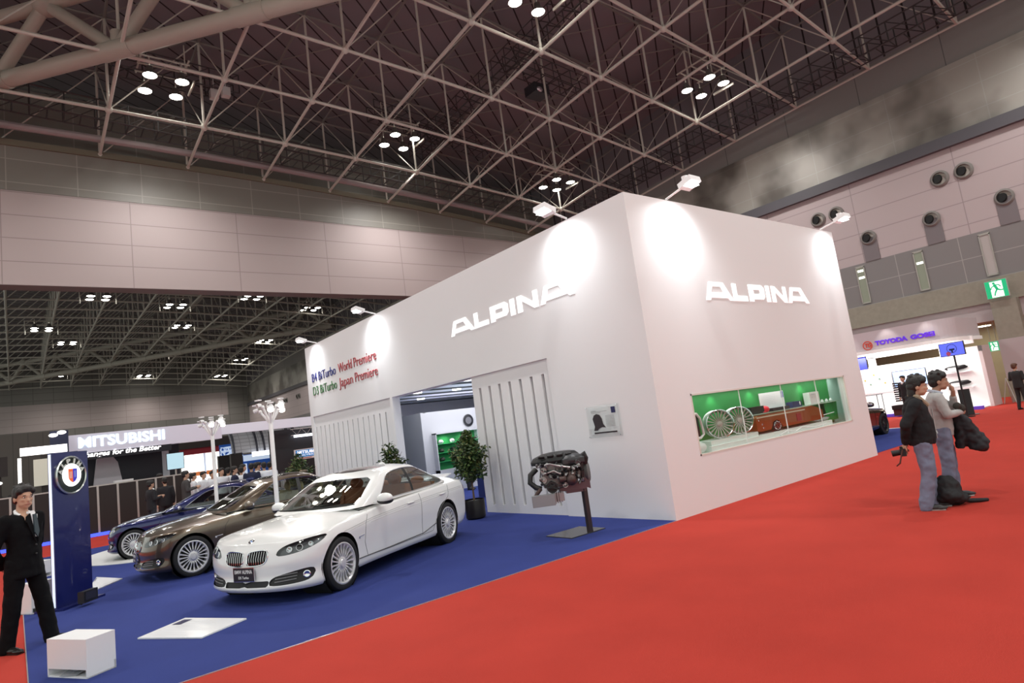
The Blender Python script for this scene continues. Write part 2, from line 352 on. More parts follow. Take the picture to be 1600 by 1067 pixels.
struct('trim_8', eb, M('edge_beam', (.17, .155, .11), .6), label='edge beam capping the lintel wall')
# far wall
struct('wall_far', MB().box((-40, YF, 9.9), (XW-3.4, YF+.5, 13.75)), tile_mat('far_pink', (0, 2), (.40, .335, .325), (.29, .24, .235), 4.6, 1.0, .03, shift=(0, .1), rough=.6))
struct('trim_9', MB().box((XW-3.4, YF, 9.2), (XW, YF+.5, 13.75)).box((-40, YF+.02, 13.75), (XW, YF+.5, 22.5)).box((-40, YF+.02, 0), (XW, YF+.5, 9.9)), tile_mat('far_grey', (0, 2), (.19, .18, .165), (.12, .11, .10), 2.4, 1.1, .04, rough=.6), label='grey upper part of the far wall')
# roof deck and space frames
def roof_mat():
    m = bpy.data.materials.new('roof_deck'); m.use_nodes = True; nt = m.node_tree; b_ = nt.nodes['Principled BSDF']; L = nt.links
    tc = nt.nodes.new('ShaderNodeTexCoord'); mp = nt.nodes.new('ShaderNodeMapping'); mp.inputs['Rotation'].default_value = (0, 0, radians(-35))
    L.new(tc.outputs['Object'], mp.inputs[0]); sp = nt.nodes.new('ShaderNodeSeparateXYZ'); L.new(mp.outputs[0], sp.inputs[0])
    md = nt.nodes.new('ShaderNodeMath'); md.operation = 'PINGPONG'; md.inputs[1].default_value = .45; L.new(sp.outputs[1], md.inputs[0])
    lt_ = nt.nodes.new('ShaderNodeMath'); lt_.operation = 'LESS_THAN'; lt_.inputs[1].default_value = .035; L.new(md.outputs[0], lt_.inputs[0])
    n = nt.nodes.new('ShaderNodeTexNoise'); n.inputs['Scale'].default_value = .25; L.new(tc.outputs['Object'], n.inputs['Vector'])
    m1 = nt.nodes.new('ShaderNodeMix'); m1.data_type = 'RGBA'; m1.inputs[6].default_value = (.150, .136, .142, 1); m1.inputs[7].default_value = (.215, .190, .210, 1)
    L.new(n.outputs['Fac'], m1.inputs[0])
    mx = nt.nodes.new('ShaderNodeMix'); mx.data_type = 'RGBA'; L.new(lt_.outputs[0], mx.inputs[0]); L.new(m1.outputs[2], mx.inputs[6]); mx.inputs[7].default_value = (.012, .009, .009, 1)
    L.new(mx.outputs[2], b_.inputs['Base Color']); b_.inputs['Roughness'].default_value = .7; return m
RM = roof_mat()
def deck(x0, y0, y1, zf, off=4.6):
    mb = MB(); nx = int(round((XW-x0)/3.583)); ny = int(round((y1-y0)/3.6))
    vs = [(XW-3.583*i, y0+(y1-y0)*j/ny, zf(XW-3.583*i, y0+(y1-y0)*j/ny)+off) for i in range(nx+1) for j in range(ny+1)]
    return mb.add(vs, [(i*(ny+1)+j, (i+1)*(ny+1)+j, (i+1)*(ny+1)+j+1, i*(ny+1)+j+1) for i in range(nx) for j in range(ny)])
struct('ceiling', deck(XW-3.583*15, YL-3.6*13, YL+.9, zb1).box((XW, -16, 14.5), (XW+.4, YF, 21)), RM, smooth=False)
struct('trim_10', deck(XW-3.583*13, YL+.9, YF+.5, zb2), RM, label='roof deck of the neighbouring hall')
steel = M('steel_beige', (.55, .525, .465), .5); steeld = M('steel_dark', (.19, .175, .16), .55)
def frame(i1, js, yf, zf, H=4.1, label='', rb=.068, rt=.062, rp=.055, rd=.028, n=6, dsx=1, dsy=-1, full=True):
    B = {}; T = {}
    for i in range(i1+1):
        for j in js:
            x, y = XW-3.583*i, yf(j); B[i, j] = Vector((x, y, zf(x, y))); T[i, j] = B[i, j]+Vector((0, 0, H))
    bc, tc_, po, dg, rx = MB(), MB(), MB(), MB(), MB()
    j0, j1 = min(js), max(js)
    for (i, j), p in B.items():
        if (i+1, j) in B:
            bc.tube(p, B[i+1, j], rb, n=n, cap=False)
            tc_.tube(T[i, j], T[i+1, j], rt, n=n, cap=False)
        if (i, j+1) in B:
            bc.tube(p, B[i, j+1], rb, n=n, cap=False); tc_.tube(T[i, j], T[i, j+1], rt, n=n, cap=False)
        po.tube(p, T[i, j], rp, n=n, cap=False)
        if (i+1, j) in B: dg.tube(T[i, j], B[i+1, j], rd, n=5, cap=False)
        if (i, j+dsy) in B: dg.tube(T[i, j], B[i, j+dsy], rd, n=5, cap=False)
        if (i-1, j+1) in B and full: rx.tube(T[i, j]+Vector((0, 0, .2)), T[i-1, j+1]+Vector((0, 0, .2)), .035, n=4, cap=False)
        if 0 < i: bc.ell(p, .16, 8, 6)
    t = thing('roof_space_frame', label, 'roof truss')
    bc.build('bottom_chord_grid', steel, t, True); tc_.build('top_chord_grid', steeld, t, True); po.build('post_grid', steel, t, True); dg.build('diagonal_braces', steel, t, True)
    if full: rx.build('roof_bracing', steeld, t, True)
frame(14, list(range(0, 14)), lambda j: YL-3.6*j, zb1, label='beige steel space frame under the dark roof of the near hall', dsy=1)
frame(11, list(range(0, 23)), lambda j: YF-3.6*j, zb2, H=3.6, label='beige steel space frame under the roof of the neighbouring hall', rb=.09, rt=.08, rp=.07, rd=.045, dsy=1)
# keel trusses: heavy tubes running diagonally
keelm = M('keel_paint', (.40, .365, .31), .5)
def keel(P, hgt, off, r, label, steps=1):
    t = thing('keel_truss', label, 'roof truss'); lo, up, br, kn = MB(), MB(), MB(), MB()
    P = [Vector(p) for p in P]; U = []
    for k in range(len(P)-1): U.append((P[k]+P[k+1])/2+Vector(off)+Vector((0, 0, hgt)))
    for k in range(len(P)-1):
        lo.tube(P[k], P[k+1], r, n=14, cap=False); d = (P[k+1]-P[k]).normalized()
        MB().tube(P[k+1]-d*.6, P[k+1]+d*.6, r*1.12, n=14).build('tube_sleeve', keelm, t, True)
        br.tube(P[k], U[k], r*.75, n=12, cap=False); br.tube(P[k+1], U[k], r*.75, n=12, cap=False)
        if k: up.tube(U[k-1], U[k], r*.85, n=12, cap=False)
        MB().ell(U[k], r*1.5, 12, 8).build('node_joint', keelm, t, True)
    for p in P: MB().tube(p, p+Vector((0, 0, .7)), r*.7, n=10).build('joint_stub', keelm, t, True)
    lo.build('bottom_tube', keelm, t, True); up.build('top_tube', keelm, t, True); br.build('brace_tubes', keelm, t, True)
keel([(-0.25+3.5*k, 28.2-4.03*k, 17.02) for k in range(-4, 7)], 2.5, (-.2, .1, 0), .3, 'heavy round steel keel truss crossing the upper left of the roof')
keel([(3.4+3.4*k, 105-3.6*1.12*k-.0*k*k, 16.7+.02*k) for k in range(-3, 9)], 2.4, (-.2, .1, 0), .34, 'heavy keel truss crossing the roof of the neighbouring hall')
# catwalks among the chords
def catwalk(a, b, label, w=.9, h=.9, sag=0):
    t = thing('roof_catwalk', label, 'catwalk'); a, b = Vector(a), Vector(b); d = (b-a).normalized(); s_ = d.cross(Vector((0, 0, 1))).normalized()*w/2; n = int((b-a).length/1.1)
    r, dk = MB(), MB(); L = (b-a).length
    for sg in (-1, 1):
        for hh in (0, h/2, h): r.tube(a+s_*sg+Vector((0, 0, hh)), b+s_*sg+Vector((0, 0, hh)), .035, n=4)
        for k in range(n+1):
            p = a+d*L*k/n+s_*sg; r.tube(p, p+Vector((0, 0, h)), .03, n=4)
            if k < n: r.tube(p, a+d*L*(k+1)/n+s_*sg+Vector((0, 0, h)), .022, n=4)
    for k in range(n*2):
        p = a+d*L*k/(n*2); dk.tube(p-s_, p+s_, .03, n=4)
    m_ = M('catwalk_dark', (.045, .042, .042), .6)
    r.build('railing', m_, t); dk.build('grating', m_, t)
catwalk((18.7, 3, 19.2), (19.4, 30.5, 18.4), 'dark catwalk running under the middle of the roof')
catwalk((15.5, 28.4, 19.1), (23.2, 28.4, 18.3), 'short dark catwalk branch reaching the middle lamp cluster')
catwalk((19.3, 21.0, 18.9), (24.3, 21.0, 18.6), 'short dark catwalk branch holding a projector')
catwalk((-6, YL-1.9, 17.2), (28, YL-1.9, 15.6), 'dark catwalk along the lintel wall under the roof')
catwalk((XW-1.6, -4, 16.3), (XW-1.6, YL-3, 15.4), 'dark catwalk along the right wall under the roof')
catwalk((3.5, 28.2, 18.6), (8.5, 28.2, 18.5), 'dark catwalk above the upper left lamp cluster')
# ceiling lamps
bellm = M('lamp_bell', (.12, .11, .10), .4); lensm = M('lamp_lens', (1, .97, .9), .4, emit=28, emitcol=(1, .97, .88)); barm = M('lamp_bar', (.5, .48, .42), .4)
def lamp_proto():
    t = thing('ceiling_lamp', 'round high-bay hall lamp', 'lamp')
    MB().lathe([(.05, .42), (.12, .4), (.14, .25), (.27, .06), (.29, 0), (.27, .0)], n=20, cap=False).build('reflector_bell', bellm, t, True)
    MB().lathe([(.265, .02), (.2, -.02), (.001, -.035)], n=20, cap=False).build('lens', lensm, t, True)
    MB().tube((0, 0, .4), (0, 0, .85), .025).build('hanger_rod', barm, t)
    return t
lp = lamp_proto(); first = [True]
def place_lamp(loc, label, group):
    o = lp if first[0] else copy_tree(lp); first[0] = False
    o.location = loc; o['label'] = label; o['group'] = group; return o
cn = {0: 'upper left cluster', 1: 'middle cluster', 2: 'cluster cut by the top edge', 3: 'cluster above the white stand', 4: 'cluster at the right'}
pos4 = [(-.6, .65, 'far left'), (.6, .65, 'far right'), (-.6, -.65, 'near left'), (.6, -.65, 'near right')]
for ci, (x, y, z) in enumerate(CL1):
    for dx, dy, nm in pos4:
        if ci in cn: lb, gr = 'glowing hall lamp, %s of four, in the %s' % (nm, cn[ci]), None
        else: lb, gr = 'glowing hall lamp in a cluster outside the picture', 'hall lamps out of view'
        o = place_lamp((x+dx, y+dy, z), lb, gr or 'lamps of the near hall')
    f = MB(); f.box((x-.95, y-.02, z+.84), (x+.95, y+.02, z+.9)).box((x-.95, y+.63, z+.84), (x+.95, y+.67, z+.9)).box((x-.95, y-.67, z+.84), (x+.95, y-.63, z+.9)).box((x-.9, y-.9, z+.9), (x-.84, y+.9, z+.96)).box((x+.84, y-.9, z+.9), (x+.9, y+.9, z+.96))
    f.box((x+.98, y-.95, z-.1), (x+1.04, y+.2, z+.02)); f.tube((x-.9, y, z+.9), (x-.9, y, z+2.2), .03).tube((x+.9, y, z+.9), (x+.9, y, z+2.2), .03)
    tag(f.build('lamp_rack', barm), 'pale steel rack carrying the lamps of the %s' % cn.get(ci, 'clusters out of view'), 'lamp rack', 'lamp racks')
for ci, (x, y, z) in enumerate(CL2):
    for dx, dy, nm in pos4: place_lamp((x+dx*.95, y+dy*.95, z), 'glowing lamp seen beneath the lintel in the neighbouring hall', 'lamps of the neighbouring hall').scale = (1.15, 1.15, 1.15)
    f = MB(); f.box((x-1.3, y-.04, z+.8), (x+1.3, y+.04, z+.9)).tube((x-1.3, y, z+.9), (x-1.3, y, z-.5), .05).tube((x+1.3, y, z+.9), (x+1.3, y, z-.5), .05)
    tag(f.build('lamp_rack', barm), 'steel rack of a lamp cluster in the neighbouring hall', 'lamp rack', 'far lamp racks')
# two small white flood boxes by the upper left cluster
for k, (x, y) in enumerate(((7.45, 28.0), (7.85, 27.6))):
    tag(MB().cbox((x, y, 18.3), (.34, .3, .42)).tube((x, y, 18.5), (x, y, 19.1), .02).build('flood_box', M('flood_white', (.6, .6, .58), .4)), ['left', 'right'][k]+' one of two small white boxes beside the upper left lamps', 'floodlight')
t = thing('projector', 'dark hanging projector with a bright lens under the roof', 'projector', (21.4, 21.5, 18.45))
MB().cbox((0, 0, 0), (1.0, .8, .5)).build('body', M('proj_black', (.03, .03, .035), .4), t); MB().ell((-.2, -.42, -.12), (.2, .08, .14)).build('lens', M('proj_lens', (.7, .65, .7), .15, metal=.7), t, True)
# ================================================================ the white stand
HB, BX, BY, BX2, BY2 = 5.24, 7.8, 6.23, 15.2, 20.68
st = thing('white_display_stand', 'big white box-shaped display stand with glowing name signs on two sides', 'exhibition stand', (BX, BY, 0))
def P3(mb, name, label=None, mat=white, smooth=False):
    mb.xf(Matrix.Translation((-BX, -BY, 0))); return mb.build(name, mat, st, smooth, label)
w = .14
P3(MB().box((BX, BY, 2.9), (BX+w, BY2, HB)).box((BX, BY, 0), (BX+w, 8.62, 2.9)), 'front_fascia')
sw = MB().box((BX+w, BY, 1.87), (BX2, BY+w, HB)).box((BX+w, BY, 0), (BX2, BY+w, .86)).box((BX+w, BY, .86), (8.67, BY+w, 1.87)).box((14.3, BY, .86), (BX2, BY+w, 1.87))
P3(sw, 'side_wall')
P3(MB().box((BX2-w, BY+w, 0), (BX2, BY2, HB)), 'rear_wall'); P3(MB().box((BX+w, BY2-w, 0), (BX2-w, BY2, HB)), 'end_wall')
P3(MB().box((BX, BY2-.22, 0), (BX+w, BY2, 2.9)), 'end_column')
def slotted(y0, y1, x, sl, z0, z1, name, label, zt=2.9, swd=.07):
    mb = MB(); th = .11
    mb.box((x, y0, 0), (x+th, y1, z0)).box((x, y0, z1), (x+th, y1, zt)); e = sorted(sl); a = y0
    for s_ in e: mb.box((x, a, z0), (x+th, s_-swd/2, z1)); a = s_+swd/2
    mb.box((x, a, z0), (x+th, y1, z1)); return P3(mb, name, label)
slotted(8.62, 11.2, BX+.05, [8.85+.345*k for k in range(7)], .17, 2.63, 'slotted_wall_panel', 'white panel with seven tall slots', swd=.085)
P3(MB().box((BX+.16, 8.62, 0), (BX+.2, 11.2, 2.9)).box((BX+.16, 14.84, 0), (BX+.2, 20.46, 2.9)), 'slot_backing', mat=M('slot_backing', (.36, .38, .38), .5))
slotted(14.84, 20.46, BX+.05, [15.37+.357*k for k in range(15)], .17, 2.55, 'slotted_wall_panel', 'white panel with fifteen tall slots', swd=.06)
P3(MB().box((BX, 14.82, 0), (BX+.22, 14.95, 2.9)), 'opening_jamb')
P3(MB().box((BX+w, 11.2, 2.88), (BX+.22, 14.84, 3.0)), 'opening_head')
# inside the opening
inn = M('inner_lilac', (.60, .61, .64), .5); cl = M('inner_ceiling', (.72, .78, .82), .5)
P3(MB().box((9.95, 17, 0), (BX2-w, 17.1, 2.5)), 'inner_partition', mat=inn)
P3(MB().box((9.95, 17, 1.78+.7), (10.02, 20.4, 2.5)).box((9.85, 17.0, 0), (9.95, 20.4, 2.5)), 'inner_partition', mat=inn)
P3(MB().box((BX+w, BY+1.5, 3.02), (BX2-w, BY2-w, 3.1)), 'inner_ceiling', mat=cl)
jo = MB()
for k in range(9): jo.box((BX+w, 9.5+1.3*k, 2.98), (BX2-w, 9.58+1.3*k, 3.02))
P3(jo, 'ceiling_joists', mat=M('joist_dark', (.10, .11, .11), .5))
dl = MB()
for x, y in ((8.7, 12.6), (9.6, 12.6), (8.8, 15.2), (10.1, 15.2), (9.0, 17.8), (10.4, 17.8), (12, 14), (13, 12)): dl.box((x-.09, y-.09, 2.97), (x+.09, y+.09, 3.02))
P3(dl, 'downlights', mat=M('downlight', (1, 1, 1), .3, emit=5))
area('stand_inner_light', (10.9, 14.6, 2.92), (10.9, 14.61, 0), 125, 3.6, 4.5, (1, .97, .97))
area('cove_light', (11.8, 17.6, 2.56), (11.8, 17.55, 3.6), 35, 3.6, .3, (.80, .78, 1))
area('ceiling_fill', (11.5, 13.5, 1.0), (11.5, 13.51, 3.4), 110, 3.0, 2.0, (.9, .93, 1))  # unseen fill lamp added to lighten the inner ceiling
# green lit niches in the inner partition
grn = M('green_cloth', (.02, .26, .07), .7)
nz = MB().box((10.2, 16.55, .0), (10.28, 17, 2.0)); 
nt_ = thing('green_display_niche', 'bright green lit shelf niche behind the stand opening', 'display niche', (10.2, 16.65, 0))
MB().box((0, .33, .68), (1.55, .36, 1.78)).build('green_back', grn, nt_); MB().box((-.03, .13, .6), (0, .35, 1.82)).box((1.55, .13, .6), (1.62, .35, 1.82)).box((-.03, .13, 1.78), (1.62, .35, 1.82)).box((-.03, .13, 0), (1.62, .35, .68)).build('casing', inn, nt_)
MB().box((1.66, .33, 1.1), (2.6, .36, 1.78)).build('green_back', grn, nt_)
for k in range(3): MB().box((0, .14, .92+.27*k), (1.55, .33, .935+.27*k)).build('shelf', M('green_shelf', (.03, .36, .11), .5), nt_)
for dx in (.35, 1.1, 2.1): spot('niche_light', (10.2+dx, 16.68, 1.76), (10.2+dx, 16.97, 1.2), 9, 120, .8, (.95, 1, .85), .03)
capm = [M('cap_white', (.85, .85, .85), .6), M('cap_dark', (.03, .04, .03), .6)]
for k in range(9):
    x, z, m_ = .18+.3*(k % 5), .935+.27*(k//3 % 3), capm[0 if k//3 == 2 else 1]
    c = MB().ell((0, 0, .0), (.085, .07, .075), 12, 8).ell((0, -.07, -.0), (.07, .05, .012), 10, 5)
    tag(c.build('cap', m_, smooth=True, loc=(10.2+.2+.42*(k % 3), 16.90, z+.06)), ('white cap on the top shelf of the green niche' if k//3 == 2 else 'dark cap on a lower shelf of the green niche'), 'cap', 'caps in the green niche')
t = thing('round_logo_sign', 'small dark round emblem on the inner wall of the stand', 'emblem', (11.58, 16.99, 2.1))
MB().lathe([(.2, 0), (.2, -.02), (.17, -.03)], axis=(0, 1, 0), n=32).build('disc', M('logo_black', (.02, .02, .025), .3), t, True)
MB().lathe([(.115, -.031), (.001, -.032)], axis=(0, 1, 0), n=24).build('centre', M('logo_grey', (.2, .2, .22), .3), t); MB().lathe([(.195, -.021), (.205, -.021), (.205, .0)], axis=(0, 1, 0), n=32, cap=False).build('rim', M('chrome', (.8, .8, .82), .12, metal=1), t)
MB().cbox((.0, -.035, .0), (.09, .006, .09)).build('shield', M('logo_grey', (.2, .2, .22), .3), t)
# sofas / counter seen low inside
tag(MB().box((9.6, 13.4, 0), (10.9, 14.0, .85)).box((9.55, 13.35, .85), (10.95, 14.05, .9)).build('reception_counter', [M('navy', (.02, .03, .14), .5)]), 'navy reception counter behind the potted tree in the opening', 'counter')
# ---- lettering on the stand
signm = M('sign_glow', (1, 1, 1), .4, emit=.75)
def poly_letters():
    H_ = 1.0; A = ([(0, 0), (.34, 1), (1.42, 1), (2.1, 0), (1.8, 0), (1.68, .14), (.34, .14), (.3, 0)], [(.55, .78), (.42, .42), (1.42, .42), (1.2, .78)])
    L_ = ([(0, 1), (.32, 1), (.32, .3), (1.15, .3), (1.15, 0), (0, 0)], None)
    P_ = ([(0, 1), (1.15, 1), (1.36, .82), (1.36, .32), (1.2, .14), (.34, .14), (.34, 0), (0, 0)], [(.38, .72), (.98, .72), (.98, .45), (.38, .45)])
    I_ = ([(0, 1), (.32, 1), (.32, 0), (0, 0)], None)
    N_ = ([(0, 1), (.34, 1), (1.1, .35), (1.1, 1), (1.4, 1), (1.4, 0), (1.12, 0), (.32, .68), (.32, 0), (0, 0)], None)
    return [(A, 0), (L_, 2.13), (P_, 3.48), (I_, 5.0), (N_, 5.52), (A, 7.06)]
def logo_word(o, ax, h, width, name_label):
    t = thing('illuminated_sign', name_label, 'sign', o); ax = Vector(ax); az = Vector((0, 0, 1)); n_ = ax.cross(az)
    sx = width/9.16
    for (pl, hole), off in poly_letters():
        def loop(p): return [Vector(ax*((x+off)*sx)+az*(y*h)) for x, y in p]
        bm = bmesh.new(); es = []
        for lp_ in [pl]+([hole] if hole else []):
            vs = [bm.verts.new(v) for v in loop(lp_)]; es += [bm.edges.new((vs[i], vs[(i+1) % len(vs)])) for i in range(len(vs))]
        bmesh.ops.triangle_fill(bm, edges=es, use_beauty=True)
        r = bmesh.ops.extrude_face_region(bm, geom=list(bm.faces)); vv = [e for e in r['geom'] if isinstance(e, bmesh.types.BMVert)]
        bmesh.ops.translate(bm, verts=vv, vec=n_*.012); bmesh.ops.recalc_face_normals(bm, faces=bm.faces)
        me = bpy.data.meshes.new('letter'); bm.to_mesh(me); bm.free(); me.materials.append(signm)
        ob = bpy.data.objects.new('letter', me); COL.objects.link(ob); ob.parent = t
logo_word((7.8, 11.68, 3.895), (0, -1, 0), .325, 4.05, 'glowing white name sign on the long side of the stand')
logo_word((9.61, 6.23, 3.475), (1, 0, 0), .33, 3.78, 'glowing white name sign on the short side of the stand above the showcase')
navy = M('letter_navy', (.03, .04, .22), .4); red_l = M('letter_red', (.42, .06, .07), .4); grn_l = M('letter_green', (.06, .20, .07), .4)
for z, c1, w1, w2, m1, lb in ((4.02, 'B4 BiTurbo', 'World', 'Premiere', navy, 'upper line of thin lettering announcing a world premiere'), (3.58, 'D3 BiTurbo', 'Japan', 'Premiere', grn_l, 'lower line of thin lettering announcing a Japan premiere')):
    t = thing('wall_lettering', lb, 'lettering', (7.79, 20.25, z))
    text('model_name', c1, .3, m1, (0, 0, 0), (0, -1, 0), (0, 0, 1), t, .02, fit=1.95, bold=-.005); text('word', w1, .3, red_l, (0, -2.2, 0), (0, -1, 0), (0, 0, 1), t, .02, fit=.98, bold=-.005)
    text('word', w2, .3, red_l, (0, -3.3, 0), (0, -1, 0), (0, 0, 1), t, .02, fit=1.45, bold=-.005)
# ---- floodlights on arms along the top edge
lampw = M('lamp_white', (.9, .9, .9), .4); lampe = M('flood_glow', (1, 1, 1), .4, emit=9)
def flood(p, out, lb, power, target):
    t = thing('stand_floodlight', lb, 'floodlight', p); o = Vector(out)
    MB().tube(-o*.05, o*.42+Vector((0, 0, .1)), .02).build('arm', lampw, t)
    c = o*.46+Vector((0, 0, .1)); s_ = o.cross(Vector((0, 0, 1)))
    MB().obox(c, s_*.3, o*.26+Vector((0, 0, .08)), Vector((0, 0, .09))-o*.02).lathe([(.05, 0), (.06, .1)], c=c+s_*.1, axis=(0, 0, 1), n=10).build('housing', lampw, t, True)
    MB().obox(c-Vector((0, 0, .055)), s_*.25, o*.2, Vector((0, 0, .01))).build('lens', lampe, t)
    spot('flood_beam', Vector(p)+c-Vector((0, 0, .07)), target, power*.62, 112, 1.0, (.93, .97, 1), .08)
    spot('flood_spill', Vector(p)+c-Vector((0, 0, .07)), Vector(target)-Vector((0, 0, 1.5)), power*.55, 150, 1.0, (.93, .97, 1), .1)
flood((7.8, 7.62, 5.28), (-1, 0, 0), 'white floodlight on the stand edge nearest the corner, long side', 170, (8.2, 7.75, 3.7))
flood((7.8, 15.35, 5.26), (-1, 0, 0), 'white floodlight on the long side above the red and blue lettering', 210, (8.2, 15.3, 3.7))
flood((7.8, 19.7, 5.26), (-1, 0, 0), 'white floodlight at the far end of the long side of the stand', 160, (8.2, 19.7, 3.7))
flood((9.0, 6.23, 5.28), (0, -1, 0), 'white floodlight on the short side nearest the corner', 240, (9.0, 6.6, 3.6))
flood((14.75, 6.23, 5.28), (0, -1, 0), 'white floodlight at the right end of the short side', 190, (14.7, 6.6, 3.6))
# info poster on the long side
t = thing('info_board', 'clear acrylic info board with engine picture on the white wall', 'poster', (7.8, 7.75, 1.37))
def pb(a, b, c, d, x=.012): return MB().box((-x, -b, c), (-x-.002, -a, d)) if True else None
MB().quad((-.012, -.74, -.02), (-.012, .03, -.02), (-.012, .03, .52), (-.012, -.74, .52)).build('acrylic_plate', glass_mat('acrylic', (.9, .92, .92), .1), t); MB().box((-.002, -.69, .03), (-.005, -.03, .49)).build('paper', M('paper', (.82, .83, .83), .5), t)
eb_ = MB(); pts = [(.1, .1), (.13, .17), (.1, .3), (.14, .36), (.2, .38), (.27, .36), (.31, .3), (.33, .2), (.38, .14), (.3, .15), (.22, .13), (.18, .1)]
eb_.prism(pts, (-.013, 0, 0), (0, -1, 0), (0, 0, 1), (-.002, 0, 0)); eb_.build('engine_picture', M('ink_dark', (.03, .02, .025), .5), t)
pb(.1, .62, .045, .07).build('dark_bar', M('ink_dark', (.03, .02, .025), .5), t); pb(.55, .64, .37, .47).build('blue_label', M('ink_blue', (.02, .02, .09), .5), t)
tx = MB()
for (a, b_, z) in [(.08, .2, .43), (.08, .45, .415), (.08, .3, .395)]+[(.4, .6, .33-.022*k) for k in range(9)]: tx.box((-.013, -b_, z), (-.0145, -a, z+.006))
tx.build('small_print', M('ink_grey', (.35, .35, .35), .6), t)
for y, z in ((.03, .5), (-.72, .5), (.03, .0), (-.72, .0)): MB().tube((-.002, y*.95, z), (-.02, y*.95, z), .009, n=10).build('standoff', M('chrome', (.8, .8, .82), .12, metal=1), t)
# ================================================================ cars
import numpy as np
def sdf_poly(px, py, poly):
    """signed distance, negative inside"""
    P = np.array(poly, float); x = px[:, None]; y = py[:, None]
    a = P[None]; b_ = np.roll(P, -1, 0)[None]
    e = b_-a; wx = x-a[..., 0]; wy = y-a[..., 1]
    t = np.clip((wx*e[..., 0]+wy*e[..., 1])/np.maximum((e**2).sum(-1), 1e-12), 0, 1)
    d2 = (wx-e[..., 0]*t)**2+(wy-e[..., 1]*t)**2
    ins = (((a[..., 1] > y) != (b_[..., 1] > y)) & (x < e[..., 0]*(y-a[..., 1])/np.where(np.abs(e[..., 1]) < 1e-12, 1e-12, e[..., 1])+a[..., 0])).sum(1) % 2
    return np.sqrt(d2.min(1))*np.where(ins == 1, -1, 1)
def rnd(poly, it=2, k=.25):
    for _ in range(it):
        q = []
        for i in range(len(poly)):
            a, b_ = poly[i], poly[(i+1) % len(poly)]
            q += [(a[0]+(b_[0]-a[0])*k, a[1]+(b_[1]-a[1])*k), (a[0]+(b_[0]-a[0])*(1-k), a[1]+(b_[1]-a[1])*(1-k))]
        poly = q
    return poly
class Soup:
    """polygon mesh with x, y, z, s per vertex, cut exactly along implicit outlines"""
    def __init__(s, V, F):
        s.V = V; s.F = []
        for f in F:
            if len(f) == 4: s.F += [(f[0], f[1], f[2]), (f[0], f[2], f[3])]
            else: s.F.append(tuple(f))
    def split(s, f, mask=None):
        V = list(map(tuple, s.V)); fv = list(f); new = {}; A, B = [], []
        def cut(i, j):
            k = (i, j) if i < j else (j, i)
            if k not in new:
                t = fv[k[0]]/(fv[k[0]]-fv[k[1]]); a, b_ = V[k[0]], V[k[1]]
                V.append(tuple(a[q]+(b_[q]-a[q])*t for q in range(len(a)))); fv.append(0.); new[k] = len(V)-1
            return new[k]
        for fi, face in enumerate(s.F):
            if mask is not None and not mask[fi]: B.append(face); continue
            vals = [fv[i] for i in face]
            if min(vals) >= 0: B.append(face); continue
            if max(vals) <= 0: A.append(face); continue
            pa, pb = [], []; n = len(face)
            for k in range(n):
                i, j = face[k], face[(k+1) % n]
                if fv[i] <= 0: pa.append(i)
                if fv[i] >= 0: pb.append(i)
                if fv[i]*fv[j] < 0: c = cut(i, j); pa.append(c); pb.append(c)
            if len(pa) > 2: A.append(tuple(pa))
            if len(pb) > 2: B.append(tuple(pb))
        V = np.array(V); return Soup(V, A), Soup(V, B)
    def cent(s): return np.array([s.V[list(f)].mean(0) for f in s.F]) if s.F else np.zeros((0, 4))
    def build(s, name, mats, parent, offs=None, label=None):
        used = sorted({i for f in s.F for i in f}); mp = {k: n for n, k in enumerate(used)}
        me = bpy.data.meshes.new(name); me.from_pydata([tuple(s.V[i][:3]) for i in used], [], [tuple(mp[i] for i in f) for f in s.F])
        for m in (mats if isinstance(mats, list) else [mats]): me.materials.append(m)
        me.polygons.foreach_set('use_smooth', [True]*len(me.polygons)); me.update()
        if offs:
            for v in me.vertices: v.co += Vector(offs)
        ob = bpy.data.objects.new(name, me); COL.objects.link(ob); ob.parent = parent
        if label: ob['label'] = label
        return ob
def interp(xs, ys):
    xs, ys = np.array(xs, float), np.array(ys, float)
    m = np.gradient(ys, xs)
    def f(x):
        x = np.clip(x, xs[0], xs[-1]); i = np.clip(np.searchsorted(xs, x)-1, 0, len(xs)-2); h = xs[i+1]-xs[i]; t = (x-xs[i])/h
        return (2*t**3-3*t**2+1)*ys[i]+(t**3-2*t**2+t)*h*m[i]+(-2*t**3+3*t**2)*ys[i+1]+(t**3-t**2)*h*m[i+1]
    return f
def plan(n, xf, xr, w, bf, br, nf=2.5, nr=2.5, fl=.0):
    """closed outline front -> near side -> rear -> far side; returns x, y arrays of 4n pts"""
    ph = np.linspace(0, pi/2, n, endpoint=False); k = np.linspace(0, 1, 2*n, endpoint=False); pr = np.linspace(0, pi/2, n+1)
    fx = xf+bf-bf*np.cos(ph)**(2/nf); fy = w*np.sin(ph)**(2/nf)
    sx = xf+bf+(xr-br-xf-bf)*k; sy = np.full(2*n, w)
    rx = xr-br+br*np.sin(pr)**(2/nr); ry = w*np.cos(pr)**(2/nr)
    X = np.concatenate([fx, sx, rx]); Y = np.concatenate([fy, sy, ry])
    X2 = X[1:-1][::-1]; Y2 = -Y[1:-1][::-1]
    return np.concatenate([X, X2]), np.concatenate([-Y, -Y2])
def grid(rings, closed=True):
    R_, N = len(rings), len(rings[0]); V = np.concatenate(rings); F = []
    for r in range(R_-1):
        for i in range(N):
            j = (i+1) % N; F.append((r*N+i, r*N+j, (r+1)*N+j, (r+1)*N+i))
    return V, F
Lc = 4.90
zsh = interp([0, .12, .3, .6, .85, 1.2, 1.7, 2.5, 3.3, 4.0, 4.5, 4.9], [.685, .735, .775, .815, .84, .868, .905, .94, .965, .985, .985, .95])
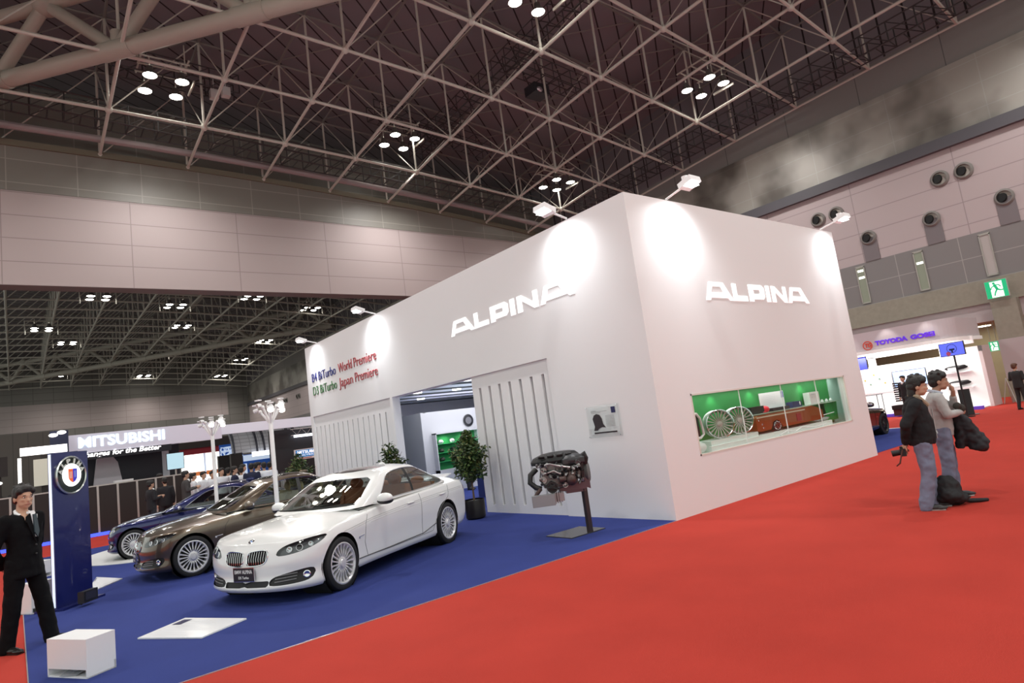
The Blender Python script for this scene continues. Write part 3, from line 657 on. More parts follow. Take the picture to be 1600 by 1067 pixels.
zbt = interp([0, .4, .9, 1.3, 2.5, 3.5, 4.0, 4.9], [.165, .16, .175, .185, .19, .195, .22, .25])
ztp = interp([0, .1, .25, .5, .9, 1.3, 1.6, 2.2, 3.6, 4.2, 4.5, 4.8, 4.9], [.72, .755, .815, .875, .935, .975, .995, .99, 1.03, 1.085, 1.10, 1.105, 1.08])
wv = interp([0, .05, .12, .35, .55, .72, .8, .88, 1], [.855, .885, .895, .905, .918, .926, .928, .916, .885])
xfv = interp([0, .08, .2, .35, .55, .75, .9, 1], [.05, .0, .02, .045, .03, .05, .08, .13])
xrv = interp([0, .2, .5, .8, 1], [.12, .02, .0, .03, .07])
wmod = interp([0, .8, 1.6, 2.4, 3.2, 3.9, 4.9], [1., 1.0, .975, .97, .985, 1.005, .97])
def car_mesh():
    n = 26; rings = []
    xr_, yr_ = plan(n, .03, Lc, .92, .62, .5, 2.35, 2.6); seg = np.sqrt(np.diff(xr_, append=xr_[0])**2+np.diff(yr_, append=yr_[0])**2)
    half = len(xr_)//2; s_ = np.zeros(len(xr_))
    c = np.cumsum(np.concatenate([[0], seg[:-1]])); tot = seg.sum(); s_ = np.where(c <= tot/2, c, c-tot)   # + near side, - far side
    lv = [0, .025, .06, .1, .16, .23, .3, .38, .46, .54, .61, .67, .72, .76, .8, .84, .88, .92, .96, 1.]
    for v in lv:
        X, Y = plan(n, float(xfv(v)), Lc-float(xrv(v)), float(wv(v)), .62, .5, 2.35, 2.6)
        Y = Y*wmod(X); z0, z1 = zbt(X), zsh(X); Z = z0+(z1-z0)*v
        rings.append(np.stack([X, Y, Z, s_], 1))
    top = rings[-1]
    for k in [.04, .1, .18, .28, .4, .52, .64, .76, .88, .96, 1.]:
        X0, Y0 = top[:, 0], top[:, 1]; sx = np.clip(X0, .55, Lc-.5); sx = X0+(np.clip(X0, .42, Lc-.35)-X0)*k
        Y = Y0*(1-k); xx = X0+(sx-X0)*k; cr = 1-(1-k)**2.3
        # bonnet edge: front rows climb fast
        Z = top[:, 2]+(np.maximum(ztp(xx), top[:, 2])-top[:, 2])*cr
        rings.append(np.stack([xx, Y, Z, s_], 1))
    return grid(rings)
def green_mesh():
    n = 22; rings = []
    def ring(v):
        xf = 1.30+(2.20-1.30)*v; xr = 4.28+(3.42-4.28)*v; w = .795+(.60-.795)*v+.035*sin(pi*v); bf = .42+(.22-.42)*v; br = .34+(.2-.34)*v
        return plan(n, xf, xr, w, bf, br, 3.0, 3.0)
    ztop = interp([1.3, 2.2, 2.5, 2.9, 3.3, 3.5, 4.28], [1.35, 1.365, 1.40, 1.42, 1.41, 1.39, 1.35]); zb = interp([1.2, 1.6, 2.5, 3.6, 4.3], [.955, .965, .965, .99, 1.04])
    for v in np.linspace(0, 1, 13):
        X, Y = ring(float(v)); XT = ring(1.)[0]; Z = zb(X)+(ztop(XT)-zb(X))*v
        rings.append(np.stack([X, Y, Z, np.full(len(X), v)], 1))
    top = rings[-1]
    for k in [.06, .14, .25, .4, .55, .7, .85, 1.]:
        X0, Y0 = top[:, 0], top[:, 1]; sx = np.clip(X0, 2.75, 3.0); xx = X0+(sx-X0)*k*.75; Y = Y0*(1-k); cr = 1-(1-k)**2.4
        zc = interp([2.0, 2.3, 2.6, 3.0, 3.4, 3.6], [1.41, 1.445, 1.48, 1.49, 1.465, 1.43])(xx)
        rings.append(np.stack([xx, Y, top[:, 2]+(zc-top[:, 2])*cr, 1+0*X0+k], 1))
    return grid(rings)
chrome = M('chrome', (.8, .8, .82), .12, metal=1); tyre = M('tyre', (.012, .012, .013), .7); blackp = M('black_plastic', (.012, .012, .013), .45); wellm = M('wheel_well', (.004, .004, .004), .9)
rimm = M('rim_silver', (.66, .66, .67), .32, metal=.35); seamm = M('seam', (.05, .05, .05), .6); rubber = M('rubber_trim', (.02, .02, .02), .4)
autog = glass_mat('auto_glass', (.62, .67, .65), .25); lampg = glass_mat('headlamp_cover', (.80, .83, .83), .1); lampin = M('lamp_inner', (.11, .11, .12), .3, metal=.6)
drl = M('lamp_ring', (.95, .95, .95), .2, emit=.35)
def wheel_parts(parent, x, y, sgn, R_=.345, rw=.265, name='wheel', label=None):
    w_ = bpy.data.objects.new(name, None); COL.objects.link(w_); w_.parent = parent; w_.location = (x, y, .335); w_.empty_display_size = .1
    if label: w_['label'] = label
    a = (0, sgn, 0)
    MB().lathe([(rw, -.12), (R_*.93, -.13), (R_, -.10), (R_*1.0, .0), (R_*.975, .035), (R_*.9, .05), (rw+.01, .045), (rw, .03)], axis=a, n=48, cap=False).build('tyre', tyre, w_, True)
    r = MB().lathe([(rw+.004, .04), (rw-.012, .044), (rw-.028, .02), (rw-.035, -.1), (rw, -.12)], axis=a, n=48, cap=False)
    r.lathe([(.058, .0), (.06, .03), (.05, .042), (.03, .044), (.001, .045)], axis=a, n=24, cap=False); r.lathe([(.088, -.01), (.085, .018), (.06, .024)], axis=a, n=24, cap=False)
    q = Vector(a)
    for k in range(20):
        t = 2*pi*k/20; d = Vector((cos(t), 0, sin(t))); s2 = Vector((-sin(t), 0, cos(t)))
        pts = [d*.07+q*.015, d*.12+q*.028, d*(rw-.08)+q*.02, d*(rw-.02)+q*.03]
        for (p0, p1, w0, w1) in ((pts[0], pts[1], .012, .008), (pts[1], pts[2], .008, .009), (pts[2], pts[3], .009, .016)):
            r.add([p0-s2*w0, p0+s2*w0, p1+s2*w1, p1-s2*w1, p0-s2*w0-q*.03, p0+s2*w0-q*.03, p1+s2*w1-q*.03, p1-s2*w1-q*.03], [(0, 1, 2, 3), (0, 4, 5, 1), (2, 6, 7, 3), (1, 5, 6, 2), (0, 3, 7, 4)])
    r.build('rim', rimm, w_, True, ang=30)
    MB().lathe([(rw-.04, -.115), (.001, -.116)], axis=a, n=24).lathe([(.17, -.07), (.17, -.08), (.001, -.081)], axis=a, n=24).build('brake_disc', M('brake_dark', (.05, .05, .05), .5, metal=.5), w_)
    return w_
ARCH = [(.83, .345, .385), (3.80, .345, .385)]
def make_car(name, label, paint, seatc, loc, rz, sc, coupe=False, stripe=None, plate=('BMW ALPINA', 'D5 Turbo'), bright=False):
    t = thing(name, label, 'car', loc, rz); t.scale = sc
    V, F = car_mesh(); S = Soup(V, F)
    def msk(S, fn): c = S.cent(); return fn(c)
    # wheel arches
    for (cx, cz, r) in ARCH:
        f = np.sqrt((S.V[:, 0]-cx)**2+(S.V[:, 2]-cz)**2)-r
        _, S = S.split(f, msk(S, lambda c: (np.abs(c[:, 1]) > .5) & (c[:, 2] < .80)))
    # open under the cabin glass: the top cap inside the belt line is dropped
    f = np.maximum(sdf_poly(S.V[:, 0], S.V[:, 1], [(1.52, -.66), (1.75, -.74), (3.7, -.74), (4.05, -.62), (4.12, 0), (4.05, .62), (3.7, .74), (1.75, .74), (1.52, .66), (1.42, 0)]), -S.V[:, 2]+.90)
    _, S = S.split(f, msk(S, lambda c: c[:, 2] > .9))
    pieces = {}
    def take(key, poly, axis, maskf, both=True):
        nonlocal S
        out = []
        for sg in ((1, -1) if both else (1,)):
            if axis == 's': f = sdf_poly(S.V[:, 3]*sg, S.V[:, 2], poly)
            elif axis == 'x': f = sdf_poly(S.V[:, 0], S.V[:, 2], poly)
            elif axis == 'y': f = sdf_poly(S.V[:, 1]*sg, S.V[:, 2], poly)
            elif axis == 'xy': f = sdf_poly(S.V[:, 0], S.V[:, 1]*sg, poly)
            A, S = S.split(f, msk(S, (lambda c, sg=sg: maskf(c, sg)))); out.append(A)
        pieces[key] = out
    fm = lambda c, sg: (c[:, 0] < .9) & (c[:, 3]*sg > -.01)
    take('grille', rnd([(.03, .51), (.03, .64), (.07, .672), (.29, .684), (.345, .65), (.335, .56), (.28, .505), (.09, .495)], 2), 'y', lambda c, sg: (c[:, 0] < .6) & (np.abs(c[:, 1]) < .5))
    take('headlight', rnd([(.43, .592), (.48, .672), (.60, .722), (.86, .768), (1.08, .778), (1.13, .76), (1.0, .69), (.80, .628), (.60, .592)], 2), 's', fm)
    take('fog', rnd([(.36, .235), (.36, .30), (.42, .345), (.72, .40), (.90, .415), (.96, .37), (.92, .28), (.80, .25)], 2), 's', fm)
    take('intake', [(0, .235), (0, .305), (.362, .305), (.362, .235)], 's', fm)
    take('lipslot', [(0, .178), (0, .195), (.25, .195), (.25, .178)], 's', fm)
    take('lips', [(-9, -1), (-9, .10), (9, .10), (9, -1)], 'x', lambda c, sg: c[:, 2] < .0, False)
    take('tail', rnd([(4.45, .80), (4.5, .93), (5.0, .95), (5.0, .80)], 1), 'x', lambda c, sg: (c[:, 0] > 4.4) & (c[:, 1]*sg > .35))
    body = S.build('body', paint, t)
    bvh = BVHTree.FromPolygons([tuple(v[:3]) for v in V], F)
    def hit(o, d): 
        r = bvh.ray_cast(Vector(o), Vector(d)); return r[0], r[1]
    def front_x(y, z):
        r = hit((-1, y, z), (1, 0, 0)); return r[0].x if r[0] else .1
    for i, sg in enumerate((-1, 1)):
        gA = pieces['grille'][0 if sg > 0 else 1]; g_ = gA.build('grille', wellm, t, (.05, 0, 0))
        poly = rnd([(.03, .51), (.03, .64), (.07, .672), (.29, .684), (.345, .65), (.335, .56), (.28, .505), (.09, .495)], 2)
        MB().path([(front_x(a*sg, b_)-.004, a*sg, b_) for a, b_ in poly], .0075, 6, closed=True).build('grille_surround', chrome, g_, True)
        sl = MB()
        for k in range(8):
            a = .06+.036*k; x0 = front_x(a*sg, .56)-.002; x1 = front_x(a*sg, .65); x2 = front_x(a*sg, .515)
            sl.path([(x2+.012, a*sg, .512), (x0+.004, a*sg, .58), (x1+.012, a*sg, .664)], .0034, 5)
        sl.build('grille_slats', chrome, g_, True)
        hl = pieces['headlight'][i if True else 0]
    side = {0: 1, 1: -1}
    for i in (0, 1):
        h_ = pieces['headlight'][i]; 
        ho = h_.build('headlight', lampg, t); h2 = Soup(h_.V.copy(), h_.F); hb = h2.build('lamp_bowl', lampin, ho, (.045, (.03 if i == 0 else -.03), -.008))
        # projector rings and reflectors
        c = h_.cent(); ssg = 1 if i == 0 else -1
        for q_, (s0, z0, rr) in enumerate(((.62, .652, .030), (.74, .675, .034), (.88, .705, .026))):
            k = np.argmin((np.abs(c[:, 3])-s0)**2+(c[:, 2]-z0)**2); p = Vector(c[k][:3]); loc_, nrm, _, _ = bvh.find_nearest(p)
            p = p-nrm*.03 if nrm.dot(Vector((-1, 0, 0))+Vector((0, -ssg, 0))) > 0 else p+nrm*.03
            nn = nrm if nrm.dot(Vector((-1, -ssg*.6, .2))) > 0 else -nrm
            MB().lathe([(rr*1.15, 0), (rr, .015), (rr*.8, .015), (rr*.75, 0), (.001, .004)], c=p, axis=nn, n=18, cap=False).build('projector_lamp', chrome if q_ != 1 else blackp, ho, True)
            MB().lathe([(rr*1.25, .004), (rr*1.1, .014)], c=p, axis=nn, n=18, cap=False).build('light_ring', drl, ho, True)
        fo = pieces['fog'][i].build('bumper_intake', blackp, t, (.02, .006*ssg, 0))
        fr = rnd([(.36, .235), (.36, .30), (.42, .345), (.72, .40), (.90, .415), (.96, .37), (.92, .28), (.80, .25)], 2)
        cf = V
        def sp(s0, z0):
            k = np.argmin((V[:, 3]*ssg-s0)**2*1+(V[:, 2]-z0)**2); k2 = V[k]
            # refine by ray toward surface
            y0 = k2[1]; r = bvh.ray_cast(Vector((k2[0]-.6, k2[1]-ssg*.35, z0)), Vector((.6, ssg*.35, 0)).normalized()); return r[0] if r[0] else Vector(k2[:3])
        bar = MB()
        for z_ in (.28, .315, .35):
            pts = [sp(s0, z_+(s0-.4)*.06) for s0 in (.42, .52, .62, .70)]
            bar.path([p+Vector((.005, 0, 0)) for p in pts], .006, 5)
        bar.build('intake_bars', M('bar_grey', (.22, .22, .22), .4), fo, True)
        p = sp(.84, .335); ax_ = Vector((-.8, -.6*ssg, 0))
        MB().lathe([(.048, .0), (.046, .02), (.036, .024), (.001, .012)], c=p-ax_*.015, axis=ax_, n=20, cap=False).build('fog_lamp', chrome, fo, True)
        pieces['tail'][i].build('tail_light', M('tail_red', (.25, .01, .01), .15, coat=1), t)
    for i in (0, 1):
        pieces['intake'][i].build('centre_intake', blackp, t, (.02, 0, 0)); pieces['lipslot'][i].build('lip_slot', wellm, t, (.012, 0, 0))
    # plate
    pt = bpy.data.objects.new('license_plate', None); COL.objects.link(pt); pt.parent = t
    px = front_x(0, .42)-.03
    MB().cbox((px+.004, 0, .40), (.008, .34, .175)).build('plate_frame', chrome, pt); MB().cbox((px-.002, 0, .40), (.006, .325, .16)).build('plate_board', M('plate_black', (.02, .02, .025), .35), pt)
    pw = M('plate_white', (.8, .8, .8), .5)
    text('plate_text', plate[0], .048, pw, (px-.007, .142, .415), (0, -1, 0), (0, 0, 1), pt, .002, fit=.285, bold=.0005); text('plate_text', plate[1], .034, pw, (px-.007, .082, .35), (0, -1, 0), (0, 0, 1), pt, .002, fit=.165, bold=.0006)
    # emblem
    r = bvh.ray_cast(Vector((.19, 0, 2)), Vector((0, 0, -1))); ep, en = r[0], r[1]; en = en if en.z > 0 else -en
    e_ = MB().lathe([(.043, .0), (.043, .008), (.036, .01)], c=ep, axis=en, n=24, cap=False).build('bonnet_emblem', chrome, t, True)
    MB().lathe([(.037, .008), (.001, .009)], c=ep, axis=en, n=24).build('emblem_face', M('logo_black', (.02, .02, .025), .3), e_)
    qd = MB(); qb = MB(); qx = en.to_track_quat('Z', 'Y')
    for a0, mb_ in ((0, qd), (pi/2, qb), (pi, qd), (3*pi/2, qb)):
        mb_.add([ep+en*.010+qx @ Vector((0, 0, 0))]+[ep+en*.010+qx @ Vector((.022*cos(a0+pi/2*k/5), .022*sin(a0+pi/2*k/5), 0)) for k in range(6)], [(0, 1, 2, 3, 4, 5, 6)])
    qd.build('emblem_white_quarter', M('plate_white', (.8, .8, .8), .5), e_); qb.build('emblem_blue_quarter', M('emblem_blue', (.05, .2, .6), .4), e_)
    # greenhouse
    GV, GF = green_mesh(); G = Soup(GV, GF); gb = BVHTree.FromPolygons([tuple(v[:3]) for v in GV], GF)
    if coupe: sw_ = [(1.93, .985), (2.02, 1.05), (2.42, 1.315), (2.6, 1.355), (2.9, 1.37), (3.15, 1.355), (3.55, 1.25), (3.93, 1.075), (3.9, 1.025), (3.0, 1.0)]
    else: sw_ = [(1.93, .985), (2.02, 1.05), (2.42, 1.33), (2.6, 1.375), (2.9, 1.395), (3.25, 1.38), (3.62, 1.30), (3.96, 1.13), (3.97, 1.055), (3.8, 1.02), (3.0, 1.0)]
    sw_ = rnd(sw_, 2, .2); wins = []
    for sg in (-1, 1):
        f = sdf_poly(G.V[:, 0], G.V[:, 2], sw_); A, G = G.split(f, msk(G, lambda c, sg=sg: (c[:, 1]*sg > .4) & (c[:, 0] > 1.75) & (c[:, 3] < 1.0001))); wins.append(A)
    f = sdf_poly(G.V[:, 1], G.V[:, 3], rnd([(-.72, .10), (-.56, .93), (0, .97), (.56, .93), (.72, .10), (0, .08)], 1, .12))
    WS, G = G.split(f, msk(G, lambda c: (c[:, 0] < 2.45) & (c[:, 3] < 1.001) & (np.abs(c[:, 1]) < .75)))
    f = sdf_poly(G.V[:, 1], G.V[:, 3], rnd([(-.62, .10), (-.50, .93), (.50, .93), (.62, .10)], 2, .15))
    RW, G = G.split(f, msk(G, lambda c: (c[:, 0] > 3.3) & (c[:, 3] < 1.001) & (np.abs(c[:, 1]) < .7)))
    f = sdf_poly(G.V[:, 0], G.V[:, 1], rnd([(2.38, -.42), (2.38, .42), (3.0, .45), (3.0, -.45)], 2))
    SR, G = G.split(f, msk(G, lambda c: c[:, 3] > 1.05))
    # roof, pillars
    G.build('roof_and_pillars', paint, t); WS.build('windshield', autog, t); RW.build('rear_window', autog, t); SR.build('sunroof', M('sunroof_glass', (.05, .055, .06), .05, coat=1), t)
    for wi, A in zip((-1, 1), wins):
        # B and C pillars
        if not coupe:
            Bp, A = A.split(sdf_poly(A.V[:, 0], A.V[:, 2], [(2.93, .9), (2.99, .9), (3.03, 1.5), (2.95, 1.5)])); Bp.build('door_pillar', blackp, t)
            Cp, A = A.split(sdf_poly(A.V[:, 0], A.V[:, 2], [(3.60, .9), (3.62, .9), (3.56, 1.5), (3.54, 1.5)])); Cp.build('window_divider', blackp, t)
        else:
            Bp, A = A.split(sdf_poly(A.V[:, 0], A.V[:, 2], [(3.10, .9), (3.15, .9), (3.13, 1.5), (3.09, 1.5)])); Bp.build('door_pillar', blackp, t)
        A.build('side_windows', autog, t)
        tr = MB(); pts = []
        for a, b_ in sw_:
            r = gb.ray_cast(Vector((a, wi*2, b_)), Vector((0, -wi, 0)))
            if r[0]: pts.append(r[0])
        tr.path(pts, .008, 5, closed=True); tr.build('window_trim', chrome if bright else M('trim_satin', (.45, .45, .46), .3, metal=.8), t, True)
    wo = MB(); pts = []
    for a in np.linspace(-.68, .68, 15):
        r = gb.ray_cast(Vector((1.0, float(a), 1.01)), Vector((1, 0, 0)))
        if r[0]: pts.append(r[0])
    wo.path(pts, .012, 5); wo.build('windshield_seal', rubber, t, True)
    # interior
    sm_ = M('seat_'+paint.name, seatc, .55); dk = M('cabin_dark', (.02, .02, .022), .7)
    cb = MB().box((1.5, -.72, .35), (4.1, .72, .40)).box((1.5, -.76, .4), (4.1, -.70, .93)).box((1.5, .70, .4), (4.1, .76, .93))
    cb.build('cabin_tub', dk, t)
    MB().obox((1.83, 0, .90), (.62, 0, .02), (0, 1.38, 0), (0, 0, .12)).obox((2.15, 0, .78), (.12, 0, .0), (0, 1.36, 0), (0, 0, .3)).obox((2.12, -.36*(-1), .95), (.2, 0, 0), (0, .36, 0), (0, 0, .06)).build('dashboard', M('dash_dark', (.035, .04, .038), .6), t, True)
    sw2 = MB().path([(2.33+.05*sin(a), .36+.175*cos(a), .90+.165*sin(a)) for a in [2*pi*k/20 for k in range(20)]], .013, 6, closed=True).tube((2.2, .36, .85), (2.34, .36, .90), .03).cbox((2.33, .36, .9), (.03, .1, .09))
    sw2.build('steering_wheel', blackp, t, True)
    for y in (-.37, .37):
        s1 = MB().obox((2.75, y, .55), (.52, 0, .04), (0, .5, 0), (0, 0, .16)).obox((3.05, y, .83), (.14, 0, -.02), (0, .48, 0), (.13, 0, .58)).obox((3.0, y-.21, .80), (.13, 0, 0), (0, .07, 0), (.11, 0, .45)).obox((3.0, y+.21, .80), (.13, 0, 0), (0, .07, 0), (.11, 0, .45))
        s1.ell((3.14, y, 1.20), (.06, .13, .10), 14, 10).tube((3.1, y-.05, 1.1), (3.13, y-.05, 1.2), .008).tube((3.1, y+.05, 1.1), (3.13, y+.05, 1.2), .008)
        s1.build('front_seat', sm_, t, True)
    s1 = MB().obox((3.5, 0, .55), (.5, 0, 0), (0, 1.3, 0), (0, 0, .16)).obox((3.82, 0, .80), (.14, 0, 0), (0, 1.3, 0), (.15, 0, .5)).ell((3.9, -.35, 1.10), (.05, .13, .07)).ell((3.9, .35, 1.10), (.05, .13, .07))
    s1.build('rear_bench', sm_, t, True)
    MB().obox((2.15, 0, 1.30), (.03, 0, .0), (0, .22, 0), (0, 0, .06)).build('rear_view_mirror', blackp, t)
    # wheels and wells
    for nm, x in (('front', .83), ('rear', 3.80)):
        for sg in (-1, 1):
            wheel_parts(t, x, sg*.875, sg)
            MB().lathe([(.40, .0), (.40, .42)], c=(x, sg*.46, .345), axis=(0, sg, 0), n=32, cap=False).lathe([(.40, 0), (.001, .001)], c=(x, sg*.46, .345), axis=(0, sg, 0), n=32).build('wheel_well', wellm, t, True)
    MB().box((.3, -.62, .17), (4.6, .62, .3)).box((.3, -.45, .3), (4.6, .45, .6)).box((1.28, -.8, .2), (3.38, .8, .36)).build('underbody', wellm, t)
    # seams, stripes, sills
    def side_line(pts, sg, rad, mat_, nm, step=.06, par=t):
        P_ = []
        for k in range(len(pts)-1):
            a, b_ = pts[k], pts[k+1]; m_ = max(1, int(math.hypot(b_[0]-a[0], b_[1]-a[1])/step))
            for q_ in range(m_): P_.append((a[0]+(b_[0]-a[0])*q_/m_, a[1]+(b_[1]-a[1])*q_/m_))
        P_.append(pts[-1]); o_ = []
        for a, b_ in P_:
            r = bvh.ray_cast(Vector((a, sg*2, b_)), Vector((0, -sg, 0)))
            if r[0]: o_.append(r[0])
        return MB().path(o_, rad, 5).build(nm, mat_, par, True)
    seam = M('seam_'+paint.name, tuple(c*.25 for c in paint_col(paint)), .6)
    dr = [[(1.55, .90), (1.42, .75), (1.38, .5), (1.44, .30), (2.0, .29), (2.97, .29), (2.99, .95)], [(2.99, .29), (3.3, .30), (3.42, .45), (3.62, .65), (3.85, .78), (3.92, .97)]] if not coupe else [[(1.55, .90), (1.42, .75), (1.38, .5), (1.44, .30), (3.1, .29), (3.22, .5), (3.2, .96)]]
    for sg in (-1, 1):
        for d_ in dr: side_line(d_, sg, .0045, seam, 'door_seam')
        side_line([(1.22, .305), (2.0, .30), (3.0, .315), (3.42, .40)], sg, .009, M('sill_shadow', (.10, .10, .10), .6), 'sill_crease_shade')  # dark line paints in the shade along the sill crease
        if stripe:
            side_line([(.9, .735), (1.6, .80), (2.6, .845), (3.6, .875), (4.4, .885)], sg, .004, stripe, 'pinstripe'); side_line([(.95, .71), (1.6, .775), (2.6, .82), (3.6, .85), (4.4, .862)], sg, .0028, stripe, 'pinstripe')
            side_line([(1.55, .74), (2.0, .765), (3.0, .80), (3.6, .82)], sg, .0022, stripe, 'pinstripe')
        for x in ((2.68, 3.66) if not coupe else (2.85,)):
            r = bvh.ray_cast(Vector((x, sg*2, .845)), Vector((0, -sg, 0)))
            if r[0]: MB().ell(r[0]+Vector((0, sg*.012, .0)), (.11, .018, .016), 14, 8).ell(r[0]+Vector((-.02, -sg*.004, -.012)), (.07, .01, .025), 12, 6).build('door_handle', paint, t, True)
        # gill badge
        r = bvh.ray_cast(Vector((1.30, sg*2, .60)), Vector((0, -sg, 0)))
        if r[0]: MB().obox(r[0], (.13, 0, .012), (0, .01, 0), (0, 0, .012)).obox(r[0]+Vector((-.06, 0, -.015)), (.03, 0, 0), (0, .012, 0), (0, 0, .03)).build('side_badge', chrome, t)
        # mirror
        m0 = Vector((1.86, sg*.80, .975)); mo = MB().obox(m0+Vector((.0, sg*.06, .0)), (.08, 0, 0), (0, .16, 0), (0, 0, .03)).ell(m0+Vector((.0, sg*.17, .055)), (.085, .125, .078), 18, 12)
        mo.build('side_mirror', paint, t, True); MB().ell(m0+Vector((.01, sg*.165, .015)), (.086, .13, .05), 18, 10).build('mirror_base', blackp, t, True)
        MB().ell(m0+Vector((.055, sg*.17, .055)), (.04, .10, .06), 16, 10).build('mirror_glass', chrome, t, True)
    # bonnet seams
    hb_ = []
    for sg in (-1, 1):
        for pts in ():
            o_ = []
            for a, b_ in pts:
                r = bvh.ray_cast(Vector((a, b_*sg, 2)), Vector((0, 0, -1)))
                if r[0]: o_.append(r[0])
    # rear spoiler, roof fin
    sp_ = MB()
    for k in range(16):
        y0, y1 = -.56+.07*k, -.56+.07*(k+1)
        sp_.add([(4.55-.05*abs(y0), y0, 1.09), (4.86-.12*y0*y0, y0, 1.125), (4.87-.12*y0*y0, y0, 1.15), (4.60-.05*abs(y0), y0, 1.11), (4.55-.05*abs(y1), y1, 1.09), (4.86-.12*y1*y1, y1, 1.125), (4.87-.12*y1*y1, y1, 1.15), (4.60-.05*abs(y1), y1, 1.11)], [(0, 4, 5, 1), (1, 5, 6, 2), (2, 6, 7, 3), (3, 7, 4, 0)]+([(0, 1, 2, 3)] if k == 0 else [])+([(4, 5, 6, 7)] if k == 15 else []))
    sp_.xf(Matrix.Translation((-.03, 0, -.045))).build('rear_spoiler', paint, t, True); MB().ell((3.38, 0, 1.46), (.11, .022, .045), 14, 10).build('roof_fin', paint, t, True)
    return t
PC = {}
def paint_col(m): return PC[m.name]
def paintm(name, col, metal, rough, coat=1.):
    m = M(name, col, rough, metal=metal, coat=coat); PC[m.name] = col; return m
make_car('sedan', 'white sedan nearest the camera with tan leather seats and many-spoked silver wheels', paintm('paint_white', (.78, .79, .78), 0, .3), (.42, .15, .05), (2.16, 8.40, .006), .465, (.87, 1.03, .95), stripe=M('stripe_grey', (.45, .46, .45), .5))
make_car('sedan', 'metallic brown sedan with cream seats parked behind the white one', paintm('paint_brown', (.115, .085, .058), .55, .28), (.62, .52, .30), (1.56, 12.70, .006), -.004, (.88, 1.0, .95), plate=('BMW ALPINA', 'D3 BiTurbo'), bright=True)
make_car('coupe', 'dark blue coupe on the white turntable behind the brown sedan', paintm('paint_blue', (.012, .018, .10), .45, .25), (.55, .42, .10), (1.72, 17.16, .026), -.46, (.88, 1.0, .885), coupe=True, plate=('BMW ALPINA', 'B4 BiTurbo'))
# ================================================================ people
def blob(name, mb, mat, voxel=.012, sm=3, parent=None, loc=None, fold=0.):
    """prims joined into one continuous skin (remesh), returned as a plain mesh object"""
    me = mb.mesh(name, [], False) if False else None
    me = bpy.data.meshes.new(name+'_src'); me.from_pydata(mb.v, [], mb.f)
    ob = bpy.data.objects.new(name, me); COL.objects.link(ob)
    r = ob.modifiers.new('r', 'REMESH'); r.mode = 'VOXEL'; r.voxel_size = voxel
    s_ = ob.modifiers.new('s', 'SMOOTH'); s_.factor = .6; s_.iterations = sm
    if fold:
        tx = bpy.data.textures.get('folds') or bpy.data.textures.new('folds', 'CLOUDS'); tx.noise_scale = .10; tx.noise_depth = 1
        d_ = ob.modifiers.new('d', 'DISPLACE'); d_.texture = tx; d_.strength = fold*1.35; d_.mid_level = .5; d_.texture_coords = 'LOCAL'
    dg = bpy.context.evaluated_depsgraph_get(); nm = bpy.data.meshes.new_from_object(ob.evaluated_get(dg)); nm.name = name
    bpy.data.objects.remove(ob); bpy.data.meshes.remove(me)
    nm.materials.clear(); nm.materials.append(mat); nm.polygons.foreach_set('use_smooth', [True]*len(nm.polygons))
    o = bpy.data.objects.new(name, nm); COL.objects.link(o)
    if parent: o.parent = parent
    return o
def capsule(mb, a, b, r0, r1=None, n=14):
    r1 = r0 if r1 is None else r1; mb.tube(a, b, r0, r1, n); mb.ell(a, r0, n, 8); mb.ell(b, r1, n, 8); return mb
def torso(mb, secs, R3, n=24):
    """lofted elliptical sections: (centre, half depth, half width), closed"""
    vs = []; k = len(secs)
    for c, a, b_ in secs:
        for i in range(n): t_ = 2*pi*i/n; vs.append(Vector(c)+R3 @ Vector((a*cos(t_), b_*sin(t_), 0)))
    fs = [(j*n+i, j*n+(i+1) % n, (j+1)*n+(i+1) % n, (j+1)*n+i) for j in range(k-1) for i in range(n)]
    return mb.add(vs, fs+[tuple(range(n-1, -1, -1)), tuple((k-1)*n+i for i in range(n))])
skin = M('skin', (.52, .31, .21), .5, var=.05); skin_d = M('skin_tan', (.40, .23, .155), .5); hairm = M('hair_black', (.012, .010, .009), .5, bump=.6, bscale=60); hairb = M('hair_brown', (.10, .04, .02), .5, bump=.6, bscale=60)
suit = M('suit_black', (.005, .005, .006), .85, bump=.2, bscale=40, spec=.15); shirt_w = M('shirt_white', (.80, .80, .80), .7); shoe_k = M('shoe_black', (.012, .011, .010), .3)
jean = M('jean_blue', (.17, .19, .27), .8, var=.25, vscale=9, bump=.3, bscale=30); greyw = M('sweater_grey', (.42, .41, .40), .85, bump=.3, bscale=60)
lipm = M('lip', (.40, .16, .12), .5); eyem = M('eye_dark', (.015, .01, .01), .2); browm = M('brow', (.02, .015, .012), .8); eyew = M('eye_white', (.7, .68, .65), .3)
def mat_head(hc, yaw, pitch=0.):
    return Matrix.Translation(hc) @ Matrix.Rotation(yaw, 4, 'Z') @ Matrix.Rotation(pitch, 4, 'X')
def head_prims(mb, hm, s=1.):
    """head local: face looks along -y, centre at the ears"""
    def E(c, r): mb.ell(hm @ Vector([x*s for x in c]), tuple(x*s for x in r), 16, 12, rot=hm.to_3x3().normalized())
    E((0, .012, .03), (.076, .095, .088)); E((0, -.022, -.03), (.062, .068, .075)); E((0, -.045, -.085), (.036, .036, .028)); E((-.03, -.03, -.065), (.03, .045, .03)); E((.03, -.03, -.065), (.03, .045, .03))
    E((0, -.092, -.03), (.013, .018, .018)); E((0, -.085, -.008), (.009, .014, .026)); E((0, -.075, .02), (.05, .018, .012))
    E((0, -.084, -.062), (.024, .010, .010)); E((.036, -.068, -.02), (.02, .014, .016)); E((-.036, -.068, -.02), (.02, .014, .016))
    for sx in (-1, 1): E((sx*.078, .012, -.01), (.010, .022, .034))
